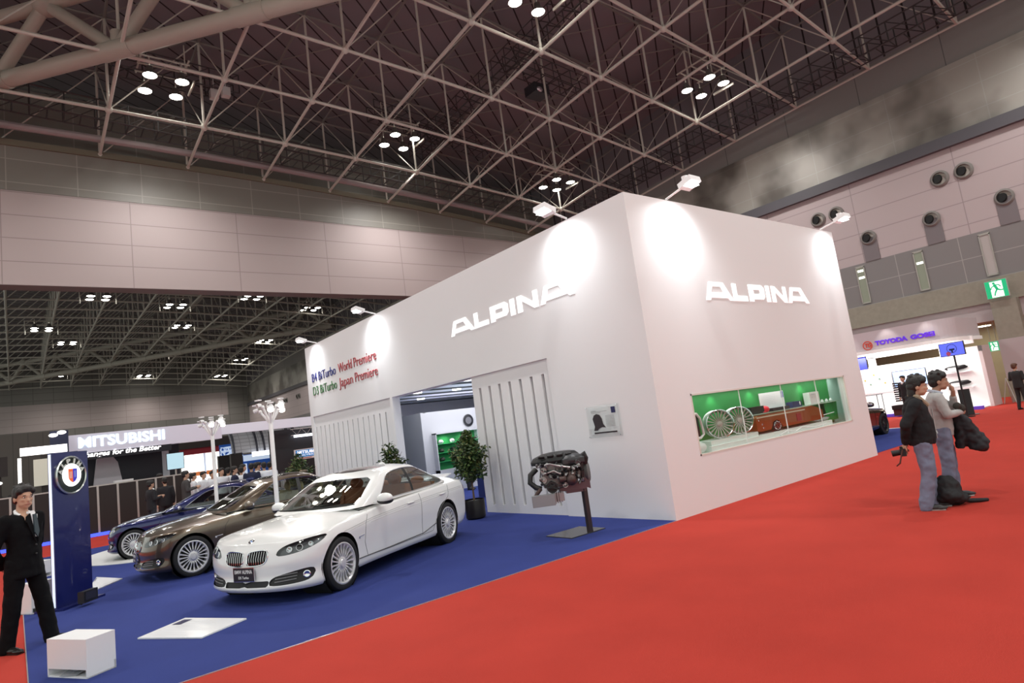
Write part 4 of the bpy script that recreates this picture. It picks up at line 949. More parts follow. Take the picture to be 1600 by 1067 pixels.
def face_bits(hm, par, s=1.):
    R3 = hm.to_3x3().normalized()
    def E(c, r, nm, m_): return MB().ell(hm @ Vector([x*s for x in c]), tuple(x*s for x in r), 12, 8, rot=R3).build(nm, m_, par, True)
    for sx in (-1, 1):
        e = E((sx*.031, -.079, .004), (.013, .006, .0055), 'eye', eyew); MB().ell(hm @ Vector((sx*.031*s, -.0845*s, .004*s)), (.0055*s,)*3, 10, 8).build('iris', eyem, e, True)
        E((sx*.031, -.085, .024), (.018, .006, .0042), 'eyebrow', browm)
    E((0, -.0935, -.064), (.021, .006, .0065), 'lips', lipm)
def hair_cap(hm, par, mat_, s=1., long_=0., voxel=.008, mess=.0, fringe=True):
    h = MB(); R3 = hm.to_3x3().normalized()
    def E(c, r): h.ell(hm @ Vector([x*s for x in c]), tuple(x*s for x in r), 16, 12, rot=R3)
    E((0, .030, .058), (.088, .098, .082)); E((0, .055, .0), (.082, .068, .08)); E((0, -.012, .092), (.078, .078, .045))
    for sx in (-1, 1): E((sx*.07, .02, .03), (.018, .05, .045)); E((sx*.06, -.045, .07), (.03, .04, .035))
    if fringe: E((0, -.060, .072), (.056, .022, .022))
    if long_: E((0, .065, -.05-long_*.3), (.075, .05, .08+long_*.5))
    rr = random.Random(3)
    for k in range(int(26*mess)):
        a = rr.uniform(0, 2*pi); b_ = rr.uniform(.1, 1.3); c = (.085*cos(a)*sin(b_), .02+.1*sin(a)*sin(b_), .06+.085*cos(b_)); E(c, (.022, .022, .02))
    return blob('hair', h, mat_, voxel, 2, par)
def hand(mb, wrist, dirv, palm_n, s=1., curl=.5, side=1):
    """palm, four bent fingers of different length and a thumb off the side of the palm"""
    w_ = Vector(wrist); d = Vector(dirv).normalized(); n_ = Vector(palm_n); n_ = (n_-d*n_.dot(d)).normalized(); a = d.cross(n_)*side
    pc = w_+d*.05*s
    mb.obox(pc, d*.085*s, a*.078*s, n_*.026*s); mb.ell(w_+d*.045*s, .034*s, 10, 8)
    for k, (ln, off) in enumerate(((.068, .030), (.077, .010), (.071, -.010), (.055, -.029))):
        p = w_+d*.088*s+a*off*s; dd = d.copy(); r = .0088*s
        for q in range(3):
            l_ = ln*s*(.45, .32, .25)[q]; c_ = curl*(.55+.1*k)*(q+.5)
            dd = (d*cos(c_)+n_*sin(c_)).normalized(); p2 = p+dd*l_; capsule(mb, p, p2, r, r*.92, 8); p = p2; r *= .92
    p = w_+d*.028*s+a*.036*s; d1 = (d*.6+a*.7+n_*.35).normalized(); p2 = p+d1*.04*s; capsule(mb, p, p2, .011*s, .010*s, 8)
    d2 = (d*.85+a*.25+n_*.5).normalized(); capsule(mb, p2, p2+d2*.03*s, .010*s, .008*s, 8)
def shoe(par, heel, toe, mat_, nm='shoe', sole=None):
    h, t_ = Vector(heel), Vector(toe); d = (t_-h).normalized(); L = (t_-h).length; a = Vector((-d.y, d.x, 0)); m_ = MB()
    R3 = Matrix((d, a, Vector((0, 0, 1)))).transposed()
    m_.ell(h+d*.07+Vector((0, 0, .045)), (.075, .042, .05), 14, 10, rot=R3); m_.ell(h+d*(L*.55)+Vector((0, 0, .035)), (.11, .045, .038), 14, 10, rot=R3); m_.ell(h+d*(L-.06)+Vector((0, 0, .028)), (.075, .046, .028), 14, 10, rot=R3)
    m_.v = [(x, y, max(z, .012)) for x, y, z in m_.v]
    o = m_.build(nm, mat_, par, True)
    s_ = MB().obox(h+d*L*.5+Vector((0, 0, .008)), d*(L-.02), a*.075, Vector((0, 0, .016))); s_.build('sole', sole or shoe_k, o)
    return o
def simple_person(name, label, loc, rz, top, pants, hairmat=None, h=1.7, jacket=False, arms='down', group=None, voxel=.022, skinm=None, bag=False):
    """background figure with its own pose, facing local -y"""
    t = thing(name, label, 'person', loc, rz, group); k = h/1.72; sk = skinm or skin
    V3 = lambda x, y, z: Vector((x*k, y*k, z*k))
    hd = mat_head(V3(0, -.01, 1.60), 0, 0); body = MB(); head_prims(body, hd, k)
    capsule(body, V3(0, .01, 1.42), V3(0, 0, 1.54), .05*k, .048*k)
    capsule(body, V3(-.08, 0, 1.32), V3(.08, 0, 1.32), .09*k); capsule(body, V3(0, 0, 1.0), V3(0, 0, 1.3), .11*k, .12*k); capsule(body, V3(-.06, 0, .92), V3(.06, 0, .92), .1*k)
    arm = {'down': [(.2, 0, 1.38), (.25, .03, 1.10), (.24, -.04, .86)], 'fold': [(.2, 0, 1.38), (.26, .0, 1.12), (.06, -.2, 1.12)], 'hold': [(.2, 0, 1.38), (.25, .02, 1.12), (.12, -.28, 1.18)], 'up': [(.2, 0, 1.38), (.27, -.05, 1.14), (.12, -.24, 1.38)]}[arms]
    sl = MB(); pm = MB()
    for sx in (-1, 1):
        a = [V3(p[0]*sx, p[1], p[2]) for p in arm]; 
        capsule(body, a[0], a[1], .04*k, .036*k, 10); capsule(body, a[1], a[2], .034*k, .026*k, 10); d = (a[2]-a[1]).normalized(); hand(body, a[2], d, Vector((-sx, 0, 0)), k, .5, sx)
        capsule(sl, a[0], a[1], .062*k, .052*k, 12); capsule(sl, a[1], a[1]+(a[2]-a[1])*.92, .05*k, .042*k, 12)
        hip, kn, an = V3(sx*.09, 0, .92), V3(sx*.105, -.02, .49), V3(sx*.115, .02+.05*sx, .09)
        capsule(body, hip, kn, .075*k, .05*k, 10); capsule(body, kn, an, .048*k, .034*k, 10)
        capsule(pm, hip, kn, .095*k, .072*k, 12); capsule(pm, kn, an+V3(0, 0, -.02), .07*k, .058*k, 12)
        shoe(t, an+V3(0, .06, -.09)*1, an+V3(sx*.02, -.19, -.09), shoe_k)
    blob('body', body, sk, voxel*.6, 2, t)
    zb_ = .78 if jacket else .88; torso(sl, [(V3(0, 0, zb_), .185*k, .13*k), (V3(0, 0, .98), .18*k, .13*k), (V3(0, 0, 1.12), .168*k, .125*k), (V3(0, 0, 1.28), .19*k, .13*k), (V3(0, 0, 1.38), .19*k, .11*k), (V3(0, 0, 1.45), .09*k, .06*k)], Matrix.Identity(3), 18)
    blob('jacket' if jacket else 'shirt', sl, top, voxel, 3, t)
    pm.ell(V3(0, 0, .93), (.155*k, .115*k, .13*k), 14, 10); blob('trousers', pm, pants, voxel, 3, t)
    if jacket: MB().ell(V3(0, -.07, 1.42), (.045*k, .05*k, .06*k)).build('collar', shirt_w, t, True)
    hair_cap(hd, t, hairmat or hairm, k, voxel=.014); 
    return t
def lean(t, vec):
    for o in [t]+list(t.children_recursive):
        if o.type == 'MESH' and not o.get('_ln'):
            o['_ln'] = 1
            for v in o.data.vertices: z = v.co.z; v.co.x += vec[0]*z; v.co.y += vec[1]*z
    for o in t.children_recursive:
        if o.get('_ln'): del o['_ln']
# ---- the man in the black suit at the left edge
def suit_man():
    t = thing('person', 'person in black suit, white shirt and dark tie standing with hands behind back', 'person', (.07, 9.42, .0), 0)
    # local axes = world; faces to the right and a little to the camera
    f = Vector((.70, -.71, 0)).normalized(); r = Vector((f.y, -f.x, 0)); up = Vector((0, 0, 1))   # r = his right
    P = lambda a, b_, z: f*a + r*b_ + up*z
    yawf = math.atan2(f.x, -f.y)
    hd = mat_head(P(.02, 0, 1.675), yawf-.34, .04); s_ = 1.10
    body = MB(); head_prims(body, hd, s_); capsule(body, P(-.01, 0, 1.47), P(0, 0, 1.60), .062, .055)
    body.ell(P(0, 0, 1.38), (.15, .15, .14)); capsule(body, P(0, 0, 1.05), P(0, 0, 1.35), .13); capsule(body, P(0, -.07, .95), P(0, .07, .95), .11)
    jk = MB(); tr = MB(); sh = MB()
    R3 = Matrix((f, -r, up)).transposed()
    for sx in (-1, 1):
        S_, E_, W_ = P(-.01, sx*.205, 1.43), P(-.10, sx*.285, 1.14), P(-.20, sx*.09, .93)
        capsule(body, S_, E_, .045, .04); capsule(body, E_, W_, .038, .028); hand(body, W_, (-r*sx*.9-up*.4), -f, 1.0, .6, sx)
        capsule(jk, S_, E_, .078, .064); capsule(jk, E_, W_+(E_-W_)*.02, .062, .05)
    legs = {-1: (P(0, -.10, .95), P(.08, -.15, .50), P(.14, -.19, .09), P(.06, -.19, 0), P(.35, -.25, 0)), 1: (P(0, .10, .95), P(-.03, .13, .50), P(-.09, .15, .09), P(-.16, .14, 0), P(.14, .20, 0))}
    # stride: far leg forward
    for sx, (hip, kn, an, he, to) in legs.items():
        capsule(body, hip, kn, .085, .055); capsule(body, kn, an, .052, .038)
        capsule(tr, hip, kn, .108, .085); capsule(tr, kn, an-up*.045, .084, .078); shoe(t, he, to, shoe_k)
    blob('body', body, skin, .009, 3, t)
    torso(jk, [(P(0, 0, .78), .15, .20), (P(0, 0, .88), .152, .203), (P(.01, 0, 1.02), .145, .188), (P(.01, 0, 1.14), .142, .185), (P(.01, 0, 1.26), .15, .205), (P(0, 0, 1.37), .145, .215), (P(-.01, 0, 1.46), .11, .19), (P(-.02, 0, 1.51), .06, .09)], R3)
    capsule(jk, P(-.03, -.17, 1.44), P(-.01, .17, 1.44), .06); blob('jacket', jk, suit, .012, 4, t, fold=.014)
    tr.ell(P(0, 0, .93), (.12, .165, .14), 18, 12, rot=R3); blob('trousers', tr, suit, .012, 4, t, fold=.014)
    # collar, shirt front, tie, lapels
    cf = MB(); cf.path([P(.045, -.075, 1.475), P(.0, -.08, 1.50), P(-.06, -.03, 1.53), P(-.06, .03, 1.53), P(.0, .08, 1.50), P(.045, .075, 1.475)], .022, 8); cf.prism([(-.055, .0), (.055, .0), (.01, -.25), (-.01, -.25)], P(.135, 0, 1.47), r, up-f*.12, f*.012)
    cf.prism([(-.045, .02), (.0, -.03), (.045, .02), (.035, .045), (-.035, .045)], P(.10, 0, 1.47), r, up-f*.3, f*.03); cf.build('shirt', shirt_w, t, True)
    MB().prism([(-.02, .0), (.02, .0), (.03, -.2), (0, -.26), (-.03, -.2)], P(.146, 0, 1.475), r, up-f*.12, f*.016).build('tie', M('tie_dark', (.03, .05, .06), .5), t)
    la = MB()
    for sx in (-1, 1): la.prism([(sx*.05, .03), (sx*.10, .0), (sx*.115, -.06), (sx*.10, -.07), (sx*.015, -.30), (sx*.03, -.1)], P(.140, 0, 1.46), r, up-f*.09, f*.014)
    la.build('lapels', suit, t); bt = MB()
    for z in (1.13, 1.03): bt.ell(P(.165, .0, z), .011, 8, 6)
    bt.build('buttons', M('button', (.03, .03, .03), .3), t); face_bits(hd, t, s_); hair_cap(hd, t, hairm, s_, mess=.25)
suit_man()
# ---- two visitors on the red carpet
def visitor_jacket():
    f = Vector((.34, -.94, 0)).normalized(); r = Vector((f.y, -f.x, 0)); up = Vector((0, 0, 1)); k = .965
    t = thing('person', 'person in black jacket and blue jeans holding a camera behind his back', 'person', (9.13, 3.24, 0), 0)
    P = lambda a, b_, z: (f*a + r*b_ + up*z)*k
    hd = mat_head(P(.045, 0, 1.605), math.atan2(f.x, -f.y)+.05, .10); body, jk, tr = MB(), MB(), MB(); R3 = Matrix((f, -r, up)).transposed()
    s_ = 1.07; head_prims(body, hd, s_); capsule(body, P(-.03, 0, 1.40), P(.02, 0, 1.54), .058, .052); capsule(body, P(0, 0, 1.0), P(-.02, 0, 1.3), .13); capsule(body, P(0, -.07, .93), P(0, .07, .93), .10)
    for sx, (E_, W_) in {-1: (P(-.13, -.27, 1.12), P(-.17, -.08, .90)), 1: (P(-.16, .27, 1.12), P(-.19, .11, .88))}.items():
        S_ = P(-.02, sx*.19, 1.38); capsule(body, S_, E_, .045, .04); capsule(body, E_, W_, .036, .027); hand(body, W_, (-r*sx*.25-up*.9-f*.2), f, .98, .8, sx)
        capsule(jk, S_, E_, .078, .068); capsule(jk, E_, W_+(E_-W_)*.12, .066, .052)
    for sx, (hip, kn, an) in {-1: (P(0, -.09, .92), P(.04, -.11, .50), P(.03, -.12, .09)), 1: (P(0, .09, .92), P(.03, .11, .50), P(-.05, .14, .09))}.items():
        capsule(body, hip, kn, .08, .05); capsule(body, kn, an, .05, .036); capsule(tr, hip, kn, .110, .088); capsule(tr, kn, an-up*.04, .088, .080)
        shoe(t, an-up*.09*k-f*.07, an-up*.09*k+f*.21, M('sneaker_dark', (.03, .028, .028), .5), sole=M('sole_grey', (.3, .28, .26), .7))
    blob('body', body, skin, .009, 3, t)
    torso(jk, [(P(0, 0, .84), .155, .185), (P(.0, 0, .90), .175, .205), (P(.0, 0, 1.02), .172, .20), (P(-.01, 0, 1.18), .16, .205), (P(-.03, 0, 1.32), .145, .215), (P(-.03, 0, 1.41), .11, .185), (P(-.04, 0, 1.46), .06, .09)], R3)
    jk.path([P(.07, -.07, 1.40), P(-.03, -.09, 1.45), P(-.10, 0, 1.47), P(-.03, .09, 1.45), P(.07, .07, 1.40)], .035, 8); blob('jacket', jk, M('jacket_black', (.008, .008, .010), .85, bump=.3, bscale=25), .011, 4, t, fold=.018)
    MB().path([P(.13, -.03, 1.34), P(.03, -.09, 1.47), P(-.07, -.03, 1.50), P(-.07, .03, 1.50), P(.03, .09, 1.47), P(.13, .03, 1.34)], .026, 8).build('fur_collar', M('collar_beige', (.35, .27, .19), .9, bump=1, bscale=80), t, True)
    MB().tube(P(.165, 0, 1.3), P(.18, 0, .9), .006).tube(P(.175, .0, 1.0), P(.185, 0, .96), .014).build('zip', M('zip_metal', (.5, .5, .5), .3, metal=.8), t)
    tr.ell(P(0, 0, .90), (.135, .165, .13), 18, 12, rot=R3); blob('jeans', tr, jean, .011, 4, t, fold=.022)
    face_bits(hd, t, s_); hair_cap(hd, t, hairm, s_*1.02, long_=.10, mess=.35)
    lean(t, (.058, -.047))
    c = Vector((9.13, 3.24, 0))+Vector((.044, -.036, 0))+P(-.23, .06, .76)
    cm = thing('camera', 'black camera with strap held behind the back of the black-jacketed person', 'camera', tuple(c), math.atan2(f.y, f.x))
    MB().cbox((0, 0, 0), (.07, .14, .095)).cbox((0, 0, .06), (.06, .06, .03)).build('camera_body', blackp, cm); MB().tube((-.035, 0, 0), (-.13, 0, -.01), .036, .04, 18).build('lens', blackp, cm, True)
    MB().path([(0, .07, .04), (-.02, .12, -.02), (-.06, .08, -.15), (-.10, 0, -.17), (-.06, -.08, -.13), (0, -.07, .04)], .009, 6).build('strap', M('strap_brown', (.10, .04, .03), .7), cm, True)
vj = visitor_jacket()
def visitor_sweater():
    f = Vector((.42, -.91, 0)).normalized(); r = Vector((f.y, -f.x, 0)); up = Vector((0, 0, 1)); k = .98
    org = Vector((9.86, 3.22, 0)); t = thing('person', 'person in light grey sweater with hand at chin and a dark coat over the arm', 'person', tuple(org), 0)
    P = lambda a, b_, z: (f*a + r*b_ + up*z)*k
    hd = mat_head(P(.045, 0, 1.60), math.atan2(f.x, -f.y)+.0, .02); body, jk, tr = MB(), MB(), MB(); R3 = Matrix((f, -r, up)).transposed()
    s_ = 1.07; head_prims(body, hd, s_); capsule(body, P(-.03, 0, 1.40), P(.02, 0, 1.54), .058, .052); capsule(body, P(0, 0, 1.0), P(-.02, 0, 1.3), .125); capsule(body, P(0, -.07, .93), P(0, .07, .93), .10)
    A = {1: (P(-.02, .19, 1.38), P(.06, .25, 1.14), P(.26, .02, 1.15)), -1: (P(-.02, -.19, 1.38), P(.20, -.22, 1.19), P(.20, -.05, 1.44))}
    for sx, (S_, E_, W_) in A.items():
        capsule(body, S_, E_, .045, .04); capsule(body, E_, W_, .036, .027)
        if sx == -1: hand(body, W_, up*.8-f*.25+r*.2, -f, 1., .9, sx)
        else: hand(body, W_, f*.3-r*.9, -f, 1., .5, sx)
        capsule(jk, S_, E_, .070, .058); capsule(jk, E_, W_+(E_-W_)*(.12 if sx > 0 else .35), .056, .044)
    for sx, (hip, kn, an) in {-1: (P(0, -.09, .92), P(.06, -.11, .50), P(.06, -.13, .09)), 1: (P(0, .09, .92), P(.0, .11, .50), P(-.04, .12, .09))}.items():
        capsule(body, hip, kn, .08, .05); capsule(body, kn, an, .05, .036); capsule(tr, hip, kn, .105, .085); capsule(tr, kn, an-up*.04, .085, .076)
        shoe(t, an-up*.09*k-f*.07, an-up*.09*k+f*.22, M('sneaker_black', (.02, .02, .022), .5), sole=M('sole_white', (.6, .6, .58), .7))
    blob('body', body, skin_d, .009, 3, t)
    torso(jk, [(P(0, 0, .85), .13, .17), (P(.0, 0, .94), .14, .18), (P(.0, 0, 1.08), .135, .172), (P(-.01, 0, 1.2), .135, .18), (P(-.03, 0, 1.33), .13, .20), (P(-.03, 0, 1.41), .10, .175), (P(-.04, 0, 1.46), .055, .08)], R3); blob('sweater', jk, greyw, .011, 4, t, fold=.014)
    MB().path([P(.06, -.065, 1.43), P(-.03, -.07, 1.47), P(-.09, 0, 1.49), P(-.03, .07, 1.47), P(.06, .065, 1.43)], .02, 8).build('shirt_collar', M('collar_blue', (.45, .48, .55), .7), t, True)
    tr.ell(P(0, 0, .90), (.125, .16, .13), 18, 12, rot=R3); blob('jeans', tr, jean, .011, 4, t, fold=.022); face_bits(hd, t, s_); hair_cap(hd, t, hairm, s_*.98, mess=.4, fringe=False)
    ct = MB(); 
    torso(ct, [(P(.44, -.05, .60), .03, .06), (P(.40, -.05, .63), .11, .13), (P(.38, -.05, .74), .14, .15), (P(.32, -.05, .86), .12, .15), (P(.26, -.02, 1.0), .09, .15), (P(.22, 0, 1.10), .07, .14), (P(.20, 0, 1.14), .04, .1)], R3)
    torso(ct, [(P(.20, -.06, .66), .05, .10), (P(.20, -.05, .72), .07, .12), (P(.21, -.04, .88), .07, .13), (P(.20, 0, 1.06), .06, .12), (P(.2, 0, 1.1), .03, .08)], R3)
    for q_ in range(5): capsule(ct, P(.28+.05*q_, -.17+.05*q_, .68), P(.22+.02*q_, -.13+.05*q_, 1.06), .02, .015, 8)
    co = blob('coat', ct, M('coat_black', (.02, .021, .025), .8, bump=.3, bscale=20), .012, 3, fold=.045); co.location = org; lean(t, (.058, -.047)); lean(co, (.058, -.047)); tag(co, 'folded dark coat hanging over the forearm of the grey-sweatered person', 'coat')
    bg = MB().ell(P(.24, .05, 1.20), (.045, .06, .06)).ell(P(.20, .09, 1.24), (.035, .05, .05)).build('carried_cloth', M('cloth_dark', (.04, .035, .03), .8), None, True); bg.location = org; lean(bg, (.058, -.047)); tag(bg, 'small dark bag tucked under the folded arm of the grey-sweatered person', 'bag')
visitor_sweater()
bp = thing('backpack', 'black backpack lying on the red carpet between the two visitors', 'backpack', (9.36, 3.10, 0), -.9)
b1 = MB().ell((0, 0, .19), (.17, .13, .19), 18, 12).ell((.02, 0, .10), (.2, .15, .10), 18, 12).ell((.0, -.1, .14), (.12, .07, .10)); b1.v = [(x, y, max(z, .004)) for x, y, z in b1.v]
blob('pack_body', b1, M('nylon_black', (.012, .012, .014), .7, bump=.4, bscale=30), .012, 3, bp, fold=.04)
MB().path([(.12, .02, .06), (.26, .03, .03), (.38, .02, .025), (.46, .05, .02)], [.03, .028, .025, .02], 8).path([(-.1, .1, .33), (-.14, .15, .2), (-.12, .13, .04)], .014, 6).build('straps', M('nylon_black', (.012, .012, .014), .7), bp, True)
simple_person('person', 'person in black with brown hair walking at the right edge of the picture', (26.6, 6.0, 0), 1.2, M('dress_black', (.02, .02, .02), .8), M('dress_black', (.02, .02, .02), .8), hairb, 1.56, True, 'hold')
# ================================================================ things around the cars
wht = M('paint_matt_white', (.82, .82, .82), .4)
tag(MB().lathe([(2.55, .006), (2.55, .02), (2.5, .026), (.001, .026)], c=(0, 0, 0), n=96).build('turntable', M('turntable_white', (.72, .73, .71), .35), loc=(3.6, 17.4, 0)), 'round white turntable disc beneath the dark blue coupe', 'turntable')
# blue pillar with the round emblem
def pillar():
    t = thing('emblem_pillar', 'tall dark blue pillar carrying a round shield emblem at the left', 'pillar', (.44, 11.49, .006), radians(45))
    bm_ = M('pillar_blue', (.008, .012, .10), .28, coat=.6)
    MB().box((0, -.0, .03), (.66, .07, 2.24)).build('column', bm_, t); MB().box((-.02, -.12, 0), (.76, .34, .03)).build('base_plate', bm_, t)
    MB().box((-.008, .015, .05), (-.001, .055, 2.22)).build('light_strip', M('strip_blue_white', (.75, .85, 1), .3, emit=.6), t)
    c = (.31, -.001, 1.89); a = (0, -1, 0)
    MB().lathe([(.275, 0), (.285, .03), (.27, .045), (.258, .03)], c=c, axis=a, n=48, cap=False).build('silver_ring', M('ring_silver', (.6, .65, .62), .25, metal=.7), t, True)
    MB().lathe([(.26, .02), (.001, .021)], c=c, axis=a, n=48).build('black_disc', M('disc_black', (.005, .012, .008), .3), t)
    MB().lathe([(.172, .03), (.165, .045), (.001, .046)], c=c, axis=a, n=48).build('lit_disc', M('disc_lit', (1, 1, .95), .3, emit=1.3), t)
    lt_ = M('emblem_letter', (.75, .78, .70), .35, metal=.3)
    for k, ch in enumerate('ALPINA'):
        an = radians(162-k*28.5); o = Vector(c)+Vector((cos(an)*.183, -.034, sin(an)*.183)); up_ = Vector((cos(an), 0, sin(an))); ax = Vector((sin(an), 0, -cos(an)))
        w_ = .03 if ch == 'I' else .075
        text('emblem_letter', ch, .066, lt_, o-ax*w_/2, ax, up_, t, .012, fit=w_*.95, bold=.004)
    sh = rnd([(-.075, .085), (.075, .085), (.075, -.04), (.04, -.085), (0, -.1), (-.04, -.085), (-.075, -.04)], 0)
    L_ = [(-.078, .09), (0, .09), (0, -.115), (-.045, -.09), (-.075, -.05)]; R_ = [(0, .09), (.078, .09), (.075, -.05), (.045, -.09), (0, -.115)]
    MB().prism(L_, Vector(c)+Vector((0, -.048, 0)), (1, 0, 0), (0, 0, 1), (0, -.006, 0)).build('shield_red_half', M('shield_red', (.80, .13, .03), .4, emit=.35), t)
    MB().prism(R_, Vector(c)+Vector((0, -.048, 0)), (1, 0, 0), (0, 0, 1), (0, -.006, 0)).build('shield_blue_half', M('shield_blue', (.03, .03, .5), .4, emit=.35), t)
    gm = M('shield_mark', (.85, .75, .7), .4)
    for x in (-.055, -.028): MB().obox(Vector(c)+Vector((x, -.056, .0)), (.012, 0, 0), (0, .003, 0), (0, 0, .10)).build('throttle_mark', gm, t)
    MB().obox(Vector(c)+Vector((.035, -.056, .01)), (.03, 0, .01), (0, .003, 0), (0, 0, .10)).build('crank_mark', M('crank_mark', (.25, .35, .85), .4), t)
    f = thing('floor_spotlight', 'small black spotlight at the foot of the blue pillar', 'spotlight', (.72, 11.52, .036), radians(45))
    MB().cbox((.0, -.12, .10), (.26, .10, .16)).build('lamp_body', blackp, f, True); MB().tube((-.1, -.10, 0), (-.1, -.10, .1), .012).build('foot', blackp, f); MB().cbox((0, -.172, .11), (.2, .004, .11)).build('lamp_glass', M('glass_dark', (.03, .03, .04), .1), f)
pillar()
# white display cubes with brochures
def cube(loc, rz, sx, sy, sz, label, sl=.075):
    t = thing('display_cube', label, 'display plinth', loc, rz)
    MB().box((0, 0, sl), (sx, sy, sz)).box((0, 0, 0), (sx, sy, .012)).box((0, sy-.02, 0), (sx, sy, sl)).box((0, 0, 0), (.015, sy, sl)).box((sx-.015, 0, 0), (sx, sy, sl)).build('case', wht, t)
    return t
cube((.21, 7.75, .006), math.atan2(7.25-7.75, .48-.21), .57, .27, .34, 'small white display box on the blue carpet nearest the camera')
br = thing('brochure', 'folded glossy brochure lying in the slot of the near white box', 'brochure', (.36, 7.56, .02), -.9)
MB().obox((.05, 0, .015), (.2, 0, .0), (0, .10, .02), (0, 0, .004)).obox((.12, .03, .03), (.12, .02, .02), (0, .06, -.01), (0, 0, .004)).build('pages', M('brochure_grey', (.35, .36, .38), .15), br)
cube((.16, 11.75, .006), .5, .3, .3, .42, 'white box standing half hidden behind the suited person')
cube((.30, 16.1, .006), .5, .3, .3, .32, 'white box with red light on the carpet further back by the pillar')
# printed floor panels
def panel(pts, label, lab):
    t = thing('car_info_panel', label, 'info panel'); c = [Vector((*p, .008)) for p in pts]
    ax = (c[1]-c[0]); ay = (c[3]-c[0]); z = Vector((0, 0, .014))
    MB().add(c+[p+z for p in c], [(3, 2, 1, 0), (4, 5, 6, 7), (0, 1, 5, 4), (1, 2, 6, 5), (2, 3, 7, 6), (3, 0, 4, 7)]).build('board', M('panel_white', (.84, .85, .86), .18), t)
    def patch(u0, v0, u1, v1, nm, m_): o = c[0]+z+Vector((0, 0, .001)); MB().add([o+ax*u0+ay*v0, o+ax*u1+ay*v0, o+ax*u1+ay*v1, o+ax*u0+ay*v1], [(0, 1, 2, 3)]).build(nm, m_, t)
    patch(*lab, 'blue_label', M('ink_blue', (.02, .02, .09), .5))
    o = MB()
    for k in range(9):
        u = .08+.09*k; q = c[0]+z+Vector((0, 0, .001)); o.add([q+ax*.1+ay*u, q+ax*(.75-.1*(k % 3))+ay*u, q+ax*(.75-.1*(k % 3))+ay*(u+.02), q+ax*.1+ay*(u+.02)], [(0, 1, 2, 3)])
    o.build('small_print', M('ink_pale', (.62, .64, .68), .6), t)
panel([(1.01, 8.29), (1.48, 7.5), (2.0, 7.77), (1.55, 8.67)], 'white printed floor panel in front of the white sedan', (.06, .62, .2, .9))
panel([(.93, 13.0), (1.0, 12.7), (1.45, 13.35), (1.15, 14.3)], 'white printed floor panel in front of the brown sedan', (.06, .62, .2, .9))
panel([(.25, 17.6), (.4, 17.0), (.95, 17.3), (.8, 18.0)], 'white printed floor panel in front of the dark blue coupe', (.06, .62, .2, .9))
# lighting poles with clusters of small floods
def pole(x, y, top, label, tgt):
    t = thing('lighting_pole', label, 'lighting pole', (x, y, 0))
    MB().tube((0, 0, .006), (0, 0, .03), .28, n=24).tube((0, 0, .03), (0, 0, top), .037, n=16).build('mast', lampw, t, True)
    warm = M('flood_warm', (1, .95, .8), .3, emit=7)
    for k in range(6):
        a = 2*pi*k/6+.3; d = Vector((cos(a), sin(a), 0)); p1 = Vector((0, 0, top-.1))+d*(.17-.04*(k % 2))+Vector((0, 0, .22+.07*(k % 2)))
        ar = MB().tube((0, 0, top-.12), p1, .020, .022, n=8); ar.ell(p1, .034, 10, 8).build('arm', lampw, t, True)
        h_ = p1+d*.08+Vector((0, 0, .03)); ax = (Vector(tgt)-Vector((x, y, top))).normalized() if k in (0, 4, 5) else (d+Vector((0, 0, -.3))).normalized()
        hd_ = MB().lathe([(.03, -.08), (.05, -.03), (.06, .05), (.055, .05)] if k in (0, 4, 5) else [(.02, -.05), (.035, -.02), (.038, .03), (.03, .03)], c=h_, axis=ax, n=14, cap=False).obox(h_+Vector((0, 0, .09)), d*.07, d.cross(Vector((0, 0, 1)))*.10, Vector((0, 0, .02))).build('lamp_head', lampw, t, True)
        if k in (0, 4, 5): MB().lathe([(.054, .045), (.001, .046)], c=h_, axis=ax, n=14).build('lamp_lens', warm, hd_)
        else: MB().lathe([(.030, .028), (.001, .029)], c=h_, axis=ax, n=14).build('lamp_lens', M('lens_off', (.5, .5, .48), .2), hd_)
    spot('pole_beam', (x+.3, y-.3, top+.1), tgt, 170, 90, .8, (1, .96, .88), .07, None)
pole(3.51, 11.2, 2.44, 'white lighting pole between the white and brown sedans', (2.6, 9.2, .6))
pole(3.27, 14.3, 2.46, 'white lighting pole between the brown sedan and the blue coupe', (2.6, 12.9, .6))
